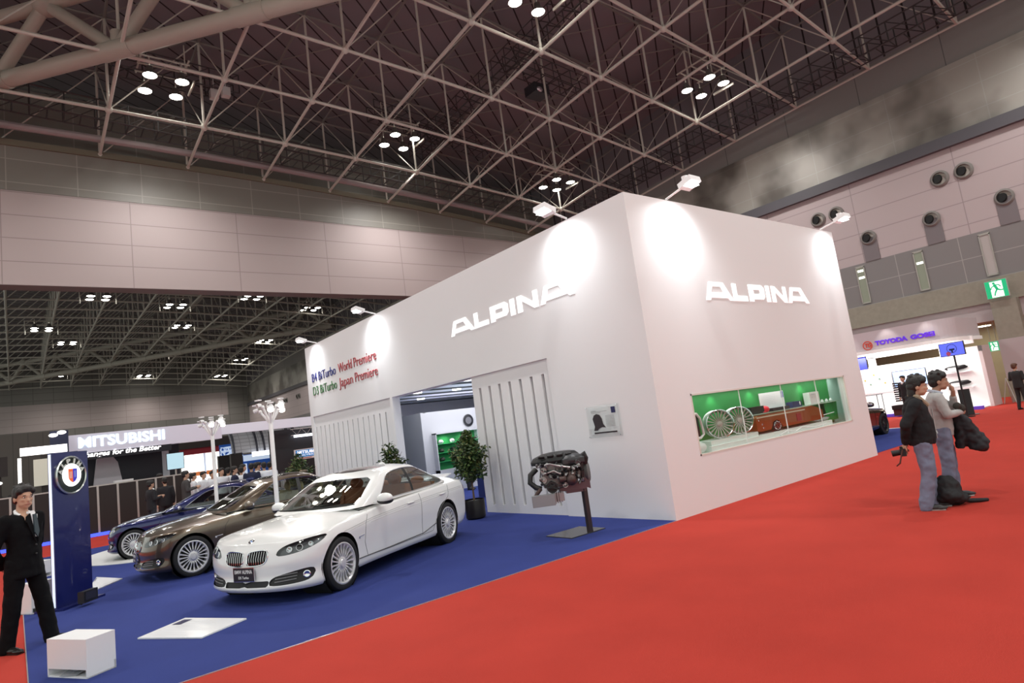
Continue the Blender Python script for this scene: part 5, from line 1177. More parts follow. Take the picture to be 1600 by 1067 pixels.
# potted trees
leafm = [M('leaf_dark', (.022, .050, .014), .45, var=.4, vscale=3), M('leaf_mid', (.07, .12, .03), .45, var=.4, vscale=3), M('leaf_olive', (.15, .16, .05), .5, var=.3, vscale=3)]
def tree(x, y, label, h=1.75, rad=.36, seed=1, n=900, zc=None, pot=.38):
    t = thing('potted_tree', label, 'potted tree', (x, y, .006)); rr = random.Random(seed); zc = zc or h-.58
    MB().lathe([(.16, 0), (.20, .03), (.21, pot-.03), (.2, pot)], n=28, cap=False).lathe([(.195, pot-.03), (.001, pot-.025)], n=20).build('pot', M('pot_black', (.010, .008, .007), .35, bump=.3, bscale=8), t, True)
    tr = MB().path([(0, 0, pot-.05), (.01, .01, .6), (-.01, 0, .9), (0, 0, zc+.2)], [.022, .018, .016, .010], 8)
    for k in range(14):
        a = rr.uniform(0, 2*pi); z0 = zc-.3+.5*rr.random(); tr.path([(0, 0, z0-.15), (cos(a)*.12, sin(a)*.12, z0), (cos(a)*.28, sin(a)*.28, z0+.2)], [.008, .006, .003], 5)
    tr.build('trunk', M('bark', (.14, .09, .05), .8), t, True)
    f = MB()
    for k in range(n):
        a = rr.uniform(0, 2*pi); b_ = math.acos(rr.uniform(-1, 1)); q = rr.random()**.45
        rx = rad*(1+.22*sin(3*a+seed)+.15*sin(5*b_+seed)); p = Vector((cos(a)*sin(b_)*rx*q, sin(a)*sin(b_)*rx*q, zc+cos(b_)*q*(rad*1.65)*(1 if cos(b_) > 0 else .85)))
        if p.z > zc+rad*.6: p.x *= .6; p.y *= .6
        d = Vector((rr.uniform(-1, 1), rr.uniform(-1, 1), rr.uniform(-.9, .4))).normalized(); u = d.cross(Vector((rr.uniform(-1, 1), rr.uniform(-1, 1), 1))).normalized(); nn = d.cross(u); l_ = rr.uniform(.06, .095); w_ = l_*.30
        f.mat(rr.choice((0, 0, 1, 1, 2))); f.add([p, p+d*l_*.35+u*w_, p+d*l_*.7+u*w_*.7, p+d*l_-nn*.01, p+d*l_*.7-u*w_*.7, p+d*l_*.35-u*w_], [(0, 1, 2, 3), (0, 3, 4, 5)])
    o = f.build('foliage', leafm, t, fix=False)
tree(7.24, 10.75, 'leafy potted tree in a black pot just behind the rear of the white sedan', 1.80, .36, 2, 2600, 1.22)
tree(6.45, 12.6, 'smaller leafy potted tree seen over the roof of the white sedan', 1.74, .36, 5, 1500)
tree(6.0, 17.1, 'leafy potted tree seen between the lighting pole and the left end of the stand', 1.78, .36, 9, 1400)
# ---- engine on its stand
es = thing('engine_stand', 'dark steel post on a flat grey base plate in front of the white wall', 'display stand', (6.75, 7.05, .006), 0)
MB().box((-.42, -.05, 0), (.30, .52, .014)).build('base_plate', M('plate_steel', (.10, .095, .09), .25, metal=.6), es)
MB().obox((.02, 0, .53), (.075, 0, 0), (0, .06, 0), (-.0, 0, 1.04)).build('post', M('post_black', (.035, .025, .025), .35), es); MB().obox((-.05, .05, 1.04), (.2, -.12, 0), (.06, .1, 0), (0, 0, .05)).build('top_bracket', M('post_black', (.035, .025, .025), .35), es)
def engine():
    r = Vector((.80, -.60, 0)); f = Vector((.60, .80, 0)); up = Vector((0, 0, 1)); org = Vector((6.475, 7.30, .915))
    t = thing('car_engine', 'black and silver car engine held up on a post before the white wall', 'engine', tuple(org))
    P = lambda a, b_, c: r*a+f*b_+up*c
    R3 = Matrix((r, f, up)).transposed()
    al = M('cast_alu', (.17, .17, .165), .42, metal=.45, bump=.5, bscale=30); bk = M('engine_black', (.014, .014, .015), .42, bump=.2, bscale=20); pk = M('pan_mauve', (.13, .08, .09), .4, metal=.4); ch = M('bright_alu', (.42, .43, .42), .3, metal=.55); br_ = M('manifold_brown', (.09, .06, .055), .45, metal=.6)
    bl_ = MB(); bl_.obox(P(.05, .1, .0), r*.52, f*.34, up*.34); bl_.obox(P(-.12, -.02, .02), r*.22, f*.2, up*.28-r*.03)
    for k in range(6): bl_.obox(P(-.14+.075*k, -.09, .03), r*.03, f*.05, up*.26)
    for k in range(5): bl_.obox(P(.0, -.09, -.1+.055*k), r*.40, f*.05, up*.014)
    bl_.build('engine_block', al, t)
    cv = MB(); torso(cv, [(P(0, .12, .17), .36, .20), (P(.02, .12, .22), .385, .22), (P(.04, .12, .28), .36, .2), (P(.08, .12, .33), .26, .16), (P(.10, .12, .345), .15, .1)], R3, 28)
    for k in range(4): cv.obox(P(-.2+.14*k, -.02, .30-.0*k), r*.09, f*.16, up*.03)
    blob('top_cover', cv, bk, .010, 2, t)
    ab = MB(); ab.ell(P(.27, -.04, .20), (.19, .15, .10), 18, 12, rot=R3); ab.obox(P(.27, -.04, .19), r*.34, f*.26, up*.09); blob('air_box', ab, M('airbox_grey', (.035, .037, .04), .35), .010, 2, t)
    MB().path([P(.42, .0, .22), P(.46, -.03, .26), P(.47, -.02, .20), P(.45, 0, .12)], .05, 12).build('intake_elbow', bk, t, True)
    pan = MB(); pan.obox(P(.22, .05, -.20), r*.42, f*.26, up*.10); pan.obox(P(.26, .05, -.26), r*.30, f*.22, up*.06); pan.obox(P(.44, .08, -.12), r*.10-up*.05, f*.24, up*.24); pan.build('oil_pan', pk, t)
    MB().lathe([(.17, 0), (.20, .05), (.14, .1)], c=P(.42, .12, -.02), axis=r, n=20).build('bell_housing', al, t, True)
    for nm, c, rad, m_ in (('crank_pulley', P(-.10, -.16, -.16), .085, bk), ('belt_pulley', P(-.22, -.14, -.04), .05, ch), ('belt_pulley', P(.06, -.16, -.02), .045, bk), ('alternator_pulley', P(-.20, -.14, .10), .045, ch), ('belt_pulley', P(.10, -.16, -.15), .04, ch)):
        MB().lathe([(rad*.4, -.04), (rad, -.03), (rad*.9, -.015), (rad, 0), (rad, .02), (rad*.75, .02), (rad*.7, .0), (rad*.2, .005), (rad*.2, .03), (.001, .03)], c=c, axis=-f, n=24, cap=False).build(nm, m_, t, True)
    MB().path([P(-.18, -.17, -.15), P(-.27, -.15, -.04), P(-.24, -.15, .12), P(-.05, -.17, .02), P(.10, -.17, .02), P(.14, -.17, -.15), P(-.02, -.17, -.19)], .012, 6, closed=True).build('drive_belt', bk, t, True)
    MB().path([P(-.30, .0, .12), P(-.40, -.05, .05), P(-.42, -.06, -.06), P(-.34, -.08, -.14), P(-.26, -.10, -.17)], .042, 12).build('charge_hose', bk, t, True)
    MB().path([P(-.27, -.12, -.16), P(-.33, -.12, -.22), P(-.38, -.10, -.29)], .030, 10).build('coolant_hose', br_, t, True)
    for k in range(4): MB().path([P(.10+.07*k, -.06, .06), P(.12+.07*k, -.18, .02), P(.10+.07*k, -.2, -.08)], .024, 10).build('exhaust_runner', br_, t, True)
    MB().ell(P(.2, -.17, -.08), (.09, .09, .09), 16, 12).lathe([(.05, 0), (.05, .08)], c=P(.1, -.18, -.06), axis=-r, n=16).build('turbocharger', br_, t, True)
    rr = random.Random(4); sm = MB()
    for k in range(60):
        p = P(rr.uniform(-.28, .38), -.10-.08*rr.random(), rr.uniform(-.14, .2)); sm.mat(rr.choice((0, 1, 2))).lathe([(rr.uniform(.012, .03), 0), (rr.uniform(.012, .026), rr.uniform(.02, .06)), (.005, .07)], c=p, axis=(-f+r*rr.uniform(-.7, .7)+up*rr.uniform(-.7, .7)), n=8)
    sm.build('bolts_and_fittings', [ch, bk, al], t, kind='stuff')
    MB().path([P(-.28, -.14, .16), P(-.1, -.2, .19), P(.05, -.2, .14), P(.2, -.2, .10)], .014, 8).path([P(-.2, -.17, .05), P(-.05, -.2, .08), P(.05, -.19, .02)], .012, 8).build('coolant_pipes', ch, t, True)
    ic = MB().obox(P(-.26, -.22, -.325), r*.34, f*.12, up*.165).obox(P(-.26, -.285, -.325), r*.335, f*.01, up*.155); ic.build('intercooler', M('cooler_silver', (.27, .28, .29), .4, metal=.3), t)
    side = MB()
    for k in range(4): side.obox(P(-.08+.035*k, -.2+.04*k, -.315), r*.014, f*.14, up*.15)
    side.obox(P(-.03, -.12, -.315), r*.18, f*.1, up*.12).build('cooler_end_tank', M('cooler_pinkish', (.33, .29, .29), .4, metal=.3), t)
engine()
# ---- showcase window in the short side
gc = thing('showcase', 'long green-backed glass showcase let into the short side of the white stand', 'showcase', (8.67, 6.23, .86))
dz = 1.01; wdt = 5.63
MB().box((-.2, .52, 0), (5.9, .54, dz)).build('green_back', M('green_back', (.018, .23, .05), .6), gc)
MB().box((-.2, .14, -.03), (6.4, .54, .0)).box((-.2, .14, dz), (6.4, .54, dz+.03)).box((-.23, .14, 0), (-.2, .54, dz)).build('white_lining', M('lining', (.72, .80, .76), .35), gc)
MB().box((5.9, .50, 0), (6.4, .54, dz)).box((6.38, .14, 0), (6.4, .54, dz)).build('pale_green_end', M('pale_green', (.50, .68, .60), .4), gc)
MB().box((0, -.004, dz-.03), (wdt, .02, dz)).box((0, -.004, 0), (wdt, .02, .025)).box((0, -.004, 0), (.03, .02, dz)).box((wdt-.03, -.004, 0), (wdt, .02, dz)).build('window_frame', M('frame_cream', (.72, .68, .62), .4), gc)
cg = glass_mat('case_glass', (.93, .97, .95), .12)
for k in range(4): MB().quad((wdt*k/4, .03, .02), (wdt*(k+1)/4, .03, .02), (wdt*(k+1)/4, .03, dz-.02), (wdt*k/4, .03, dz-.02)).build('glass_pane', cg, gc)
for x in (1.46, 2.92, 4.32): MB().box((x-.006, .02, .02), (x+.006, .034, dz-.02)).build('glass_joint', M('joint', (.75, .80, .78), .3), gc)
for x in (1.3, 2.6, 4.6): spot('case_light', (8.67+x, 6.60, 1.85), (8.67+x, 6.74, 1.4), 5, 110, .8, (1, 1, .92), .03)
area('case_glow', (11.6, 6.55, 1.86), (11.6, 6.55, .8), 20, 6.2, .25, (.95, 1, .97))
def on_case(nm, lb, cat, x, y, z, rz=0, group=None): return thing(nm, lb, cat, (x, y, z), rz, group)
led = M('ledge_white', (.75, .82, .78), .3)
tag(MB().box((9.2, 6.36, .862), (10.7, 6.74, 1.04)).box((9.1, 6.30, .862), (10.7, 6.36, .96)).build('display_ledge', led), 'low stepped white ledge under the alloy wheels in the showcase', 'ledge')
tag(MB().box((10.75, 6.34, .862), (13.6, 6.74, .97)).build('display_ledge', led), 'low white ledge under the orange-brown model in the showcase', 'ledge')
for k, (x, z) in enumerate(((9.72, 1.295), (10.36, 1.295))):
    t = on_case('alloy_wheel', ('left' if k == 0 else 'right')+' of two bare many-spoked alloy wheels in the showcase', 'wheel rim', x, 6.5, z, -.62)
    a = Vector((0, -1, 0)); r_ = .25; MB().lathe([(r_, .08), (r_*.95, .06), (r_*.88, .02), (r_*.80, -.08), (r_*.86, -.13), (r_*.97, -.15), (r_*.86, -.14), (r_*.78, -.08), (r_*.85, .02)], axis=a, n=48, cap=False).build('barrel', M('barrel_silver', (.60, .60, .58), .3, metal=.6), t, True)
    sp_ = MB().lathe([(.05, .03), (.045, .06), (.001, .065)], axis=a, n=24)
    for q in range(20):
        an = 2*pi*q/20; d = Vector((cos(an), 0, sin(an))); s2 = Vector((-sin(an), 0, cos(an))); p0, p1 = d*.04+a*.045, d*.235+a*.07
        sp_.add([p0-s2*.006, p0+s2*.006, p1+s2*.010, p1-s2*.010, p0-s2*.006-a*.03, p0+s2*.006-a*.03, p1+s2*.010-a*.03, p1-s2*.010-a*.03], [(0, 1, 2, 3), (0, 4, 5, 1), (2, 6, 7, 3), (1, 5, 6, 2), (0, 3, 7, 4), (4, 7, 6, 5)])
    sp_.build('spokes', M('spoke_bronze', (.50, .46, .42), .35, metal=.4), t, True); MB().lathe([(r_+.001, .08), (r_*.96, .085), (r_*.93, .075)], axis=a, n=48, cap=False).build('polished_lip', chrome, t, True)
t = on_case('steering_trim', 'white curved frame with black infill at the left end of the showcase', 'car part', 8.72, 6.36, .93)
MB().path([(0, 0, .60), (.2, 0, .60), (.28, 0, .52), (.32, 0, .25), (.22, 0, .2), (.0, 0, .2)], .022, 8).build('bent_frame', wht, t, True); MB().box((.02, .02, .22), (.26, .03, .58)).build('black_infill', blackp, t); MB().ell((.2, .05, .04), (.18, .08, .09)).build('base', led, t, True)
mc = on_case('model_car', 'orange-brown model car body with a silver wheel in the showcase', 'model car', 10.8, 6.42, .972); mc.scale = (1.25, .45, .85)
cbm = M('copper_paint', (.36, .085, .02), .3, metal=.2, coat=.6)
pr = [(0, .08), (.0, .36), (.06, .40), (1.1, .41), (1.75, .42), (1.9, .38), (2.1, .28), (2.12, .10), (1.95, .06), (.76, .06), (.71, .14), (.58, .20), (.44, .14), (.38, .06), (.1, .05)]
MB().prism(pr, (0, 0, 0), (1, 0, 0), (0, 0, 1), (0, .42, 0)).build('body', cbm, mc)
w1 = MB().lathe([(.12, -.05), (.12, 0), (.09, .01)], c=(.56, -.03, .12), axis=(0, -1, 0), n=28, cap=True).build('tyre', tyre, mc, True); rs = MB().lathe([(.10, 0.005), (.09, .03), (.08, .01)], c=(.56, -.03, .12), axis=(0, -1, 0), n=28, cap=False)
for q in range(9): an = 2*pi*q/9; rs.obox(Vector((.56, -.055, .12))+Vector((cos(an), 0, sin(an)))*.05, Vector((cos(an), 0, sin(an)))*.09, (0, .02, 0), Vector((-sin(an), 0, cos(an)))*.018)
rs.build('rim', chrome, mc, True); MB().box((.02, -.02, .345), (1.5, -.004, .375)).build('cream_trim', M('trim_cream', (.62, .55, .42), .4), mc); MB().box((1.2, -.02, .12), (1.34, -.004, .3)).build('red_flap', M('flap_red', (.35, .01, .02), .4), mc)
for x, z in ((.08, .30), (.16, .2), (.18, .12)): MB().lathe([(.022, 0), (.018, .02), (.001, .022)], c=(x, -.003, z), axis=(0, -1, 0), n=12).build('round_lamp', chrome, mc, True)
tag(MB().box((10.9, 6.52, 1.325), (14.5, 6.745, 1.34)).build('glass_shelf', M('shelf_glass', (.45, .55, .45), .2)), 'thin shelf across the middle of the showcase above the brown model', 'shelf')
def shelf_item(nm, lb, cat, x, y, dims, m_, z=1.342):
    t = thing(nm, lb, cat, (x, y, z)); 
    if dims: MB().box((0, 0, 0), dims).build('body', m_, t, True)
    return t
shelf_item('open_case', 'open black case on the showcase shelf', 'case', 10.98, 6.58, (.45, .15, .14), blackp); t = shelf_item('red_cap', 'bright red cap on the showcase shelf', 'cap', 11.42, 6.56, None, None); MB().ell((.12, .07, .06), (.13, .07, .07), 16, 10).ell((.02, .06, .012), (.1, .06, .012)).build('crown', M('cap_red', (.62, .01, .03), .5), t, True)
shelf_item('wallet', 'dark flat leather goods box on the showcase shelf', 'box', 11.72, 6.56, (.65, .15, .06), M('leather_dark', (.03, .02, .03), .4)); t = shelf_item('navy_box', 'navy gift box on the showcase shelf', 'gift box', 12.55, 6.58, (.38, .14, .12), M('navy_box', (.02, .03, .12), .35)); MB().ell((.30, -.005, .07), (.025, .008, .04)).build('white_tag', wht, t, True)
t = shelf_item('white_bag', 'white paper bag with faint dots on the showcase shelf', 'bag', 13.28, 6.56, (.42, .14, .26), wht); MB().box((.05, -.003, .20), (.25, -.001, .22)).box((.08, -.003, .14), (.12, -.001, .16)).build('faint_print', M('ink_pale', (.62, .64, .68), .6), t)
for k in range(3):
    t = thing('small_white_model', ('left', 'middle', 'right')[k]+' of three tiny white models on the right end of the showcase shelf', 'model', (13.88+.2*k, 6.6, 1.342)); MB().ell((0, 0, .025), (.07, .025, .02)).ell((0, 0, .05), (.035, .022, .02)).build('body', wht, t, True)
t = thing('info_card', 'white printed card with blue corner hanging on the green showcase wall', 'card', (11.6, 6.748, 1.38)); MB().box((0, -.01, 0), (.95, 0, .34)).build('card', M('panel_white', (.84, .85, .86), .18), t); MB().box((.84, -.013, .2), (.93, -.011, .33)).build('blue_label', M('ink_blue2', (.03, .05, .4), .5), t)
pl = MB()
for k in range(6): pl.box((.06, -.0125, .28-.035*k), (.6, -.0115, .285-.035*k))
pl.build('small_print', M('ink_pale', (.62, .64, .68), .6), t)
jy = thing('green_jersey', 'green pleated cloth draped over the right end of the showcase shelf', 'cloth', (13.95, 6.60, .93)); jm = MB(); n_ = 24
jm.add([(x*(1+.1*q_), .012*sin(x*60)+y_, z) for (z, y_, q_) in ((.0, 0, 0), (.22, .01, 1), (.40, .02, 2)) for x in [.55*i/n_ for i in range(n_+1)]], [(r_*(n_+1)+i, r_*(n_+1)+i+1, (r_+1)*(n_+1)+i+1, (r_+1)*(n_+1)+i) for r_ in range(2) for i in range(n_)])
jm.build('pleats', M('jersey_green', (.01, .25, .05), .6), jy, True)
t = on_case('tray_model', 'silver tray-shaped part with a thin bar near the right end of the showcase', 'car part', 13.0, 6.50, .972)
MB().ell((.45, 0, .04), (.38, .06, .04)).build('tray', M('tray_silver', (.55, .58, .57), .25, metal=.6), t, True); MB().tube((0.1, 0, .09), (1.15, .02, .13), .010).build('bar', wht, t)
t = on_case('white_cable', 'white cable snaking along the bottom of the showcase', 'cable', 12.0, 6.34, .875); MB().path([(-.6, 0, .02), (-.3, 0, .07), (0, 0, .02), (.3, 0, .08), (.8, 0, .02), (1.3, 0, .05)], .014, 6).build('cord', wht, t, True)
# ================================================================ neighbouring stand with the long white name fascia
blkp = M('panel_black', (.018, .014, .013), .5); almf = M('frame_alu', (.5, .48, .45), .35, metal=.6)
for k in range(11):
    x = -1.22+.56*k
    t = thing('partition_panel', 'black free-standing partition panel with pale frame in the long row behind the blue coupe', 'partition', (x, 25.0, 0), 0, 'black partition panels')
    MB().box((.025, -.01, .07), (.535, .01, 1.58)).build('black_panel', blkp, t)
    MB().box((0, -.02, 0), (.03, .02, 1.62)).box((.53, -.02, 0), (.56, .02, 1.62)).box((.03, -.02, 1.58), (.53, .02, 1.62)).box((.03, -.02, .04), (.53, .02, .07)).build('frame', almf, t)
tag(MB().box((-1.2, 24.90, .0), (2.6, 24.96, .10)).build('light_strip', M('led_blue', (.05, .08, .9), .4, emit=1.6, emitcol=(.06, .10, 1))), 'glowing blue strip light along the foot of the black partition panels', 'strip light')
glow = M('fascia_white', (.70, .70, .80), .4, emit=.12, emitcol=(.75, .78, 1)); ns = thing('name_fascia', 'long white lit fascia with pale glowing letters over the dark stage', 'sign fascia', (1.56, 29, 0))
MB().box((0, 0, 2.86), (5.45, .6, 3.58)).build('box', glow, ns); MB().box((5.45, .1, 3.02), (12, .45, 3.42)).build('beam', M('beam_white', (.72, .76, .85), .4, emit=.18, emitcol=(.8, .85, 1)), ns)
text('name_letters', 'MITSUBISHI', .40, M('letters_cyan', (.6, .85, 1), .4, emit=1.5, emitcol=(.80, .95, 1)), (.35, -.012, 3.08), (1, 0, 0), (0, 0, 1), ns, .02, fit=2.9, bold=.012)
st2 = thing('dark_stage', 'black stage wall with a white italic slogan under the white fascia', 'stage', (1.56, 30, 0))
MB().box((.3, 0, 0), (3.95, .1, 2.86)).box((.1, -1.0, 2.60), (3.5, -.9, 2.86)).build('black_wall', M('stage_black', (.006, .006, .012), .5), st2); MB().box((3.3, -.05, .0), (3.55, .05, 2.86)).build('grey_column', M('col_grey', (.35, .37, .40), .4), st2)
text('slogan', 'Changes for the Better', .19, M('slogan_white', (1, 1, 1), .4, emit=1.3), (.35, -1.03, 2.70), (1, 0, 0), (0, 0, 1), st2, .02, shear=.25, fit=2.75, bold=.006)
MB().prism([(0, 0), (1.0, 0), (.85, .9), (.55, 1.35), (.15, 1.1)], (.85, -.25, 1.5), (1, 0, 0), (0, 0, 1), (0, .2, 0)).build('grey_figure', M('sculpt_grey', (.45, .43, .46), .5), st2)
MB().box((.3, -1.2, 0), (4.0, -.3, 1.45)).build('stage_counter', M('stage_black', (.006, .006, .012), .5), st2)
dk = thing('stage_desk', 'dark desk edge with white papers behind the black partition panels', 'desk', (2.6, 27.6, 0)); MB().box((0, 0, 0), (2.1, .5, 1.6)).build('body', blkp, dk); MB().box((.3, .05, 1.6), (.9, .4, 1.68)).build('papers', wht, dk)
sc_ = thing('info_screen', 'pale blue screen on a stand beside the dark stage', 'screen', (4.82, 27.0, 0), -.1)
MB().box((-.3, 0, 1.8), (.3, .06, 2.43)).build('bezel', blackp, sc_); MB().box((-.28, -.004, 1.82), (.28, -.001, 2.41)).build('display', M('screen_pale', (.4, .6, .7), .3, emit=.6, emitcol=(.45, .7, .8)), sc_); MB().tube((0, .03, 0), (0, .03, 1.8), .03).tube((0, .03, 0), (0, .03, .02), .2).build('stand', almf, sc_)
dw = thing('dark_booth', 'black booth wall right of the tunnel with a small blue and white name board', 'booth wall', (9.3, 30, 0))
MB().box((0, .1, 0), (3.2, .2, 2.98)).build('black_wall', M('wall_charcoal', (.022, .024, .028), .45), dw); MB().box((.0, .05, 0), (.12, .1, 2.98)).build('edge', blkp, dw)
tr_ = MB()
for z in (2.66, 2.95):
    for y in (-.1, .05): tr_.tube((1.0, y, z), (2.9, y, z), .016, n=6)
for k in range(8): tr_.tube((1.0+.24*k, -.1, 2.66 if k % 2 else 2.95), (1.24+.24*k, -.1, 2.95 if k % 2 else 2.66), .01, n=5)
tr_.build('light_truss', almf, dw); MB().box((1.1, -.2, 2.55), (2.8, -.05, 2.66)).build('light_bar', M('bar_glow', (1, 1, 1), .3, emit=3, emitcol=(.85, .88, 1)), dw)
tag(MB().tube((10.2, 29.26, 0), (10.2, 29.26, 1.5), .02).tube((11.4, 29.26, 0), (11.4, 29.26, 1.5), .02).build('board_legs', almf), 'two thin posts holding the small blue and white name board', 'post')
nb = thing('name_board', 'small blue and white framed name board left of the white stand', 'sign', (10.1, 29.2, 1.5))
MB().box((0, 0, 0), (1.4, .05, .46)).build('frame', wht, nb); MB().box((.06, -.01, .10), (1.34, -.002, .42)).build('blue_field', M('board_blue', (.03, .22, .55), .4, emit=.25, emitcol=(.05, .35, .8)), nb)
text('board_text', 'MITSUBISHI', .13, M('board_white', (1, 1, 1), .4, emit=.8), (.12, -.014, .26), (1, 0, 0), (0, 0, 1), nb, .004, fit=1.1, bold=.004); text('board_text', 'ELECTRIC', .07, M('board_white', (1, 1, 1), .4, emit=.8), (.12, -.014, .15), (1, 0, 0), (0, 0, 1), nb, .004, fit=.8)
MB().box((.3, -.004, .03), (.8, -.001, .06)).build('red_mark', M('flap_red', (.35, .01, .02), .4), nb)
# ribbed tunnel with arch trusses
tn = thing('arched_tunnel', 'white ribbed barrel canopy with curved lighting trusses in the neighbouring hall', 'canopy', (9.3, 38, 0)); sh_ = MB(); N_ = 18; R_ = 1.35
for (xa, xb) in ((0, 5.2),):
    vs = []
    for i in range(N_+1):
        a = pi/2*i/N_; vs += [(xa, R_*(1-cos(a))*-1+.0, 2.25+R_*sin(a)), (xb, R_*(1-cos(a))*-1, 2.25+R_*sin(a))]
    vs = [(x, 0+R_*sin(i//2*pi/2/N_)*0-R_*cos(i//2*pi/2/N_), 2.2+R_*sin(i//2*pi/2/N_)) for i, (x, _, _) in enumerate(vs)]
    sh_.add(vs, [(2*i, 2*i+1, 2*i+3, 2*i+2) for i in range(N_)])
sh_.build('canopy_skin', tile_mat('canopy_grid', (0, 2), (.55, .56, .60), (.35, .36, .4), .5, .2, .02), tn, True)
trk = M('truss_dark', (.06, .06, .08), .4, metal=.5)
for x in (.1, 1.3, 1.7, 3.1, 3.5):
    rb = MB()
    for rr_ in (1.42, 1.6): rb.path([(x, -rr_*cos(a), 2.2+rr_*sin(a)) for a in [pi/2*i/12 for i in range(13)]], .03, 6)
    for i in range(12): a0, a1 = pi/2*i/12, pi/2*(i+1)/12; rb.tube((x, -1.42*cos(a0), 2.2+1.42*sin(a0)), (x, -1.6*cos(a1), 2.2+1.6*sin(a1)), .015, n=4)
    rb.build('arch_truss', trk, tn, True)
MB().box((-.1, -1.5, 0), (.5, -1.2, 2.25)).box((-.1, 1.2, 0), (.5, 1.5, 2.25)).build('tunnel_piers', blkp, tn)
MB().box((1.0, -1.6, 1.95), (4.0, -1.5, 2.2)).build('lit_name_row', M('row_glow', (1, 1, 1), .3, emit=2.2, emitcol=(.9, .93, 1)), tn)
def booth(name, label, loc, parts):
    t = thing(name, label, 'trade stand', loc)
    for nm, a, b_, m_ in parts: MB().box(a, b_).build(nm, m_, t)
    return t
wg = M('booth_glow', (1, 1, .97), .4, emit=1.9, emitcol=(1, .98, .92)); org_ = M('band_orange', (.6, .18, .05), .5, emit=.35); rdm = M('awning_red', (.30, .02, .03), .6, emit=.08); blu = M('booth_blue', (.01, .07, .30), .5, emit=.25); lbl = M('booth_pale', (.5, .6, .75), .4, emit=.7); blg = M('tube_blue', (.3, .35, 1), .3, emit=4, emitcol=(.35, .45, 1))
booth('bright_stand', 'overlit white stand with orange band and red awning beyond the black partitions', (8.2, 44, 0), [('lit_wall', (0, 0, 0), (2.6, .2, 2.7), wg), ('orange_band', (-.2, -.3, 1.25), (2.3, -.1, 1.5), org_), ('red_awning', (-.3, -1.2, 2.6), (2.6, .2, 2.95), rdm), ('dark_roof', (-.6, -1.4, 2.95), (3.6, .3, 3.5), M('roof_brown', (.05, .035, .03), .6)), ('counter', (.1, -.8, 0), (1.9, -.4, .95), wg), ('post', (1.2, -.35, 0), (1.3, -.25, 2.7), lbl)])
booth('blue_stand', 'blue and white stand with striped header in the neighbouring hall', (11.2, 45, 0), [('blue_wall', (.0, 0, 0), (3.4, .2, 2.2), blu), ('pale_panel', (.1, -.1, .6), (1.1, -.02, 1.6), lbl), ('striped_header', (.0, -.15, 1.75), (2.6, -.02, 2.15), lbl), ('grey_wing', (2.7, -.2, 0), (4.2, 0, 2.5), M('wing_grey', (.12, .13, .13), .5)), ('lit_poster', (2.9, -.26, 1.0), (3.5, -.22, 1.7), lbl), ('blue_tube_light', (-.15, -.3, 0), (-.05, -.2, 2.1), blg)])
t = thing('blue_mesh_stand', 'tall blue lit mesh stand beside the dark tunnel pier', 'trade stand', (9.6, 40.5, 0)); MB().box((0, 0, 0), (1.3, .1, 2.9)).build('blue_wall', blu, t); MB().box((.9, -.1, 0), (1.0, 0, 1.9)).build('blue_tube_light', blg, t)
mm = MB(); rr = random.Random(5)
for k in range(30): mm.tube((rr.uniform(0, 1.3), -.08, rr.uniform(1.4, 2.8)), (rr.uniform(0, 1.3), -.1, rr.uniform(1.4, 2.8)), .03, n=5)
mm.build('mesh_struts', lbl, t)
# left edge: lit sign box, banners
t = thing('lit_sign_box', 'white lit sign box on a dark frame between the suited person and the blue pillar', 'lightbox', (.18, 27, 0)); MB().box((.0, 0, 2.92), (1.3, .3, 3.18)).build('lightbox', wg, t); MB().box((.55, .1, 1.5), (1.6, .2, 2.9)).box((.0, .1, 0), (.06, .2, 2.9)).build('frame', blkp, t); MB().box((.35, .0, 1.85), (.75, .08, 2.75)).build('cream_banner', M('banner_cream', (.55, .55, .46), .6, emit=.35), t); MB().tube((-.02, .05, 2.0), (-.02, .05, 2.85), .05).build('tube_light', wg, t)
t = thing('spot_cluster', 'cluster of blue-white spotlights on a dark rig above the blue pillar', 'spotlight', (1.35, 28.4, 3.3)); MB().tube((0, .1, -3.3), (0, .1, 0), .04).build('post', blkp, t); MB().box((-.3, -.1, -.5), (.25, .1, .45)).build('rig', M('rig_navy', (.015, .02, .06), .5), t)
for x, z in ((-.2, .3), (.05, .38), (-.15, -.3)): MB().ell((x, -.14, z), (.14, .05, .07)).build('lamp', wg, t, True)
t = thing('spot_cluster', 'small dark spotlight rig with two white lamps near the left edge', 'spotlight', (-.35, 27, 2.4)); MB().tube((0, .1, -2.4), (0, .1, 0), .03).build('post', blkp, t); MB().box((-.12, 0, -.1), (.2, .2, .55)).build('rig', blkp, t)
for x, z in ((-.12, .0), (-.02, -.3)): MB().ell((x, -.05, z), (.08, .04, .05)).build('lamp', wg, t, True)
tag(MB().box((-6, 40, 0), (1.6, 40.4, 4.6)).build('hall_divider_curtain', tile_mat('curtain_grey', (0, 2), (.13, .115, .10), (.09, .08, .07), .6, 9, .02)), 'brownish grey curtain wall at the far left', 'curtain')
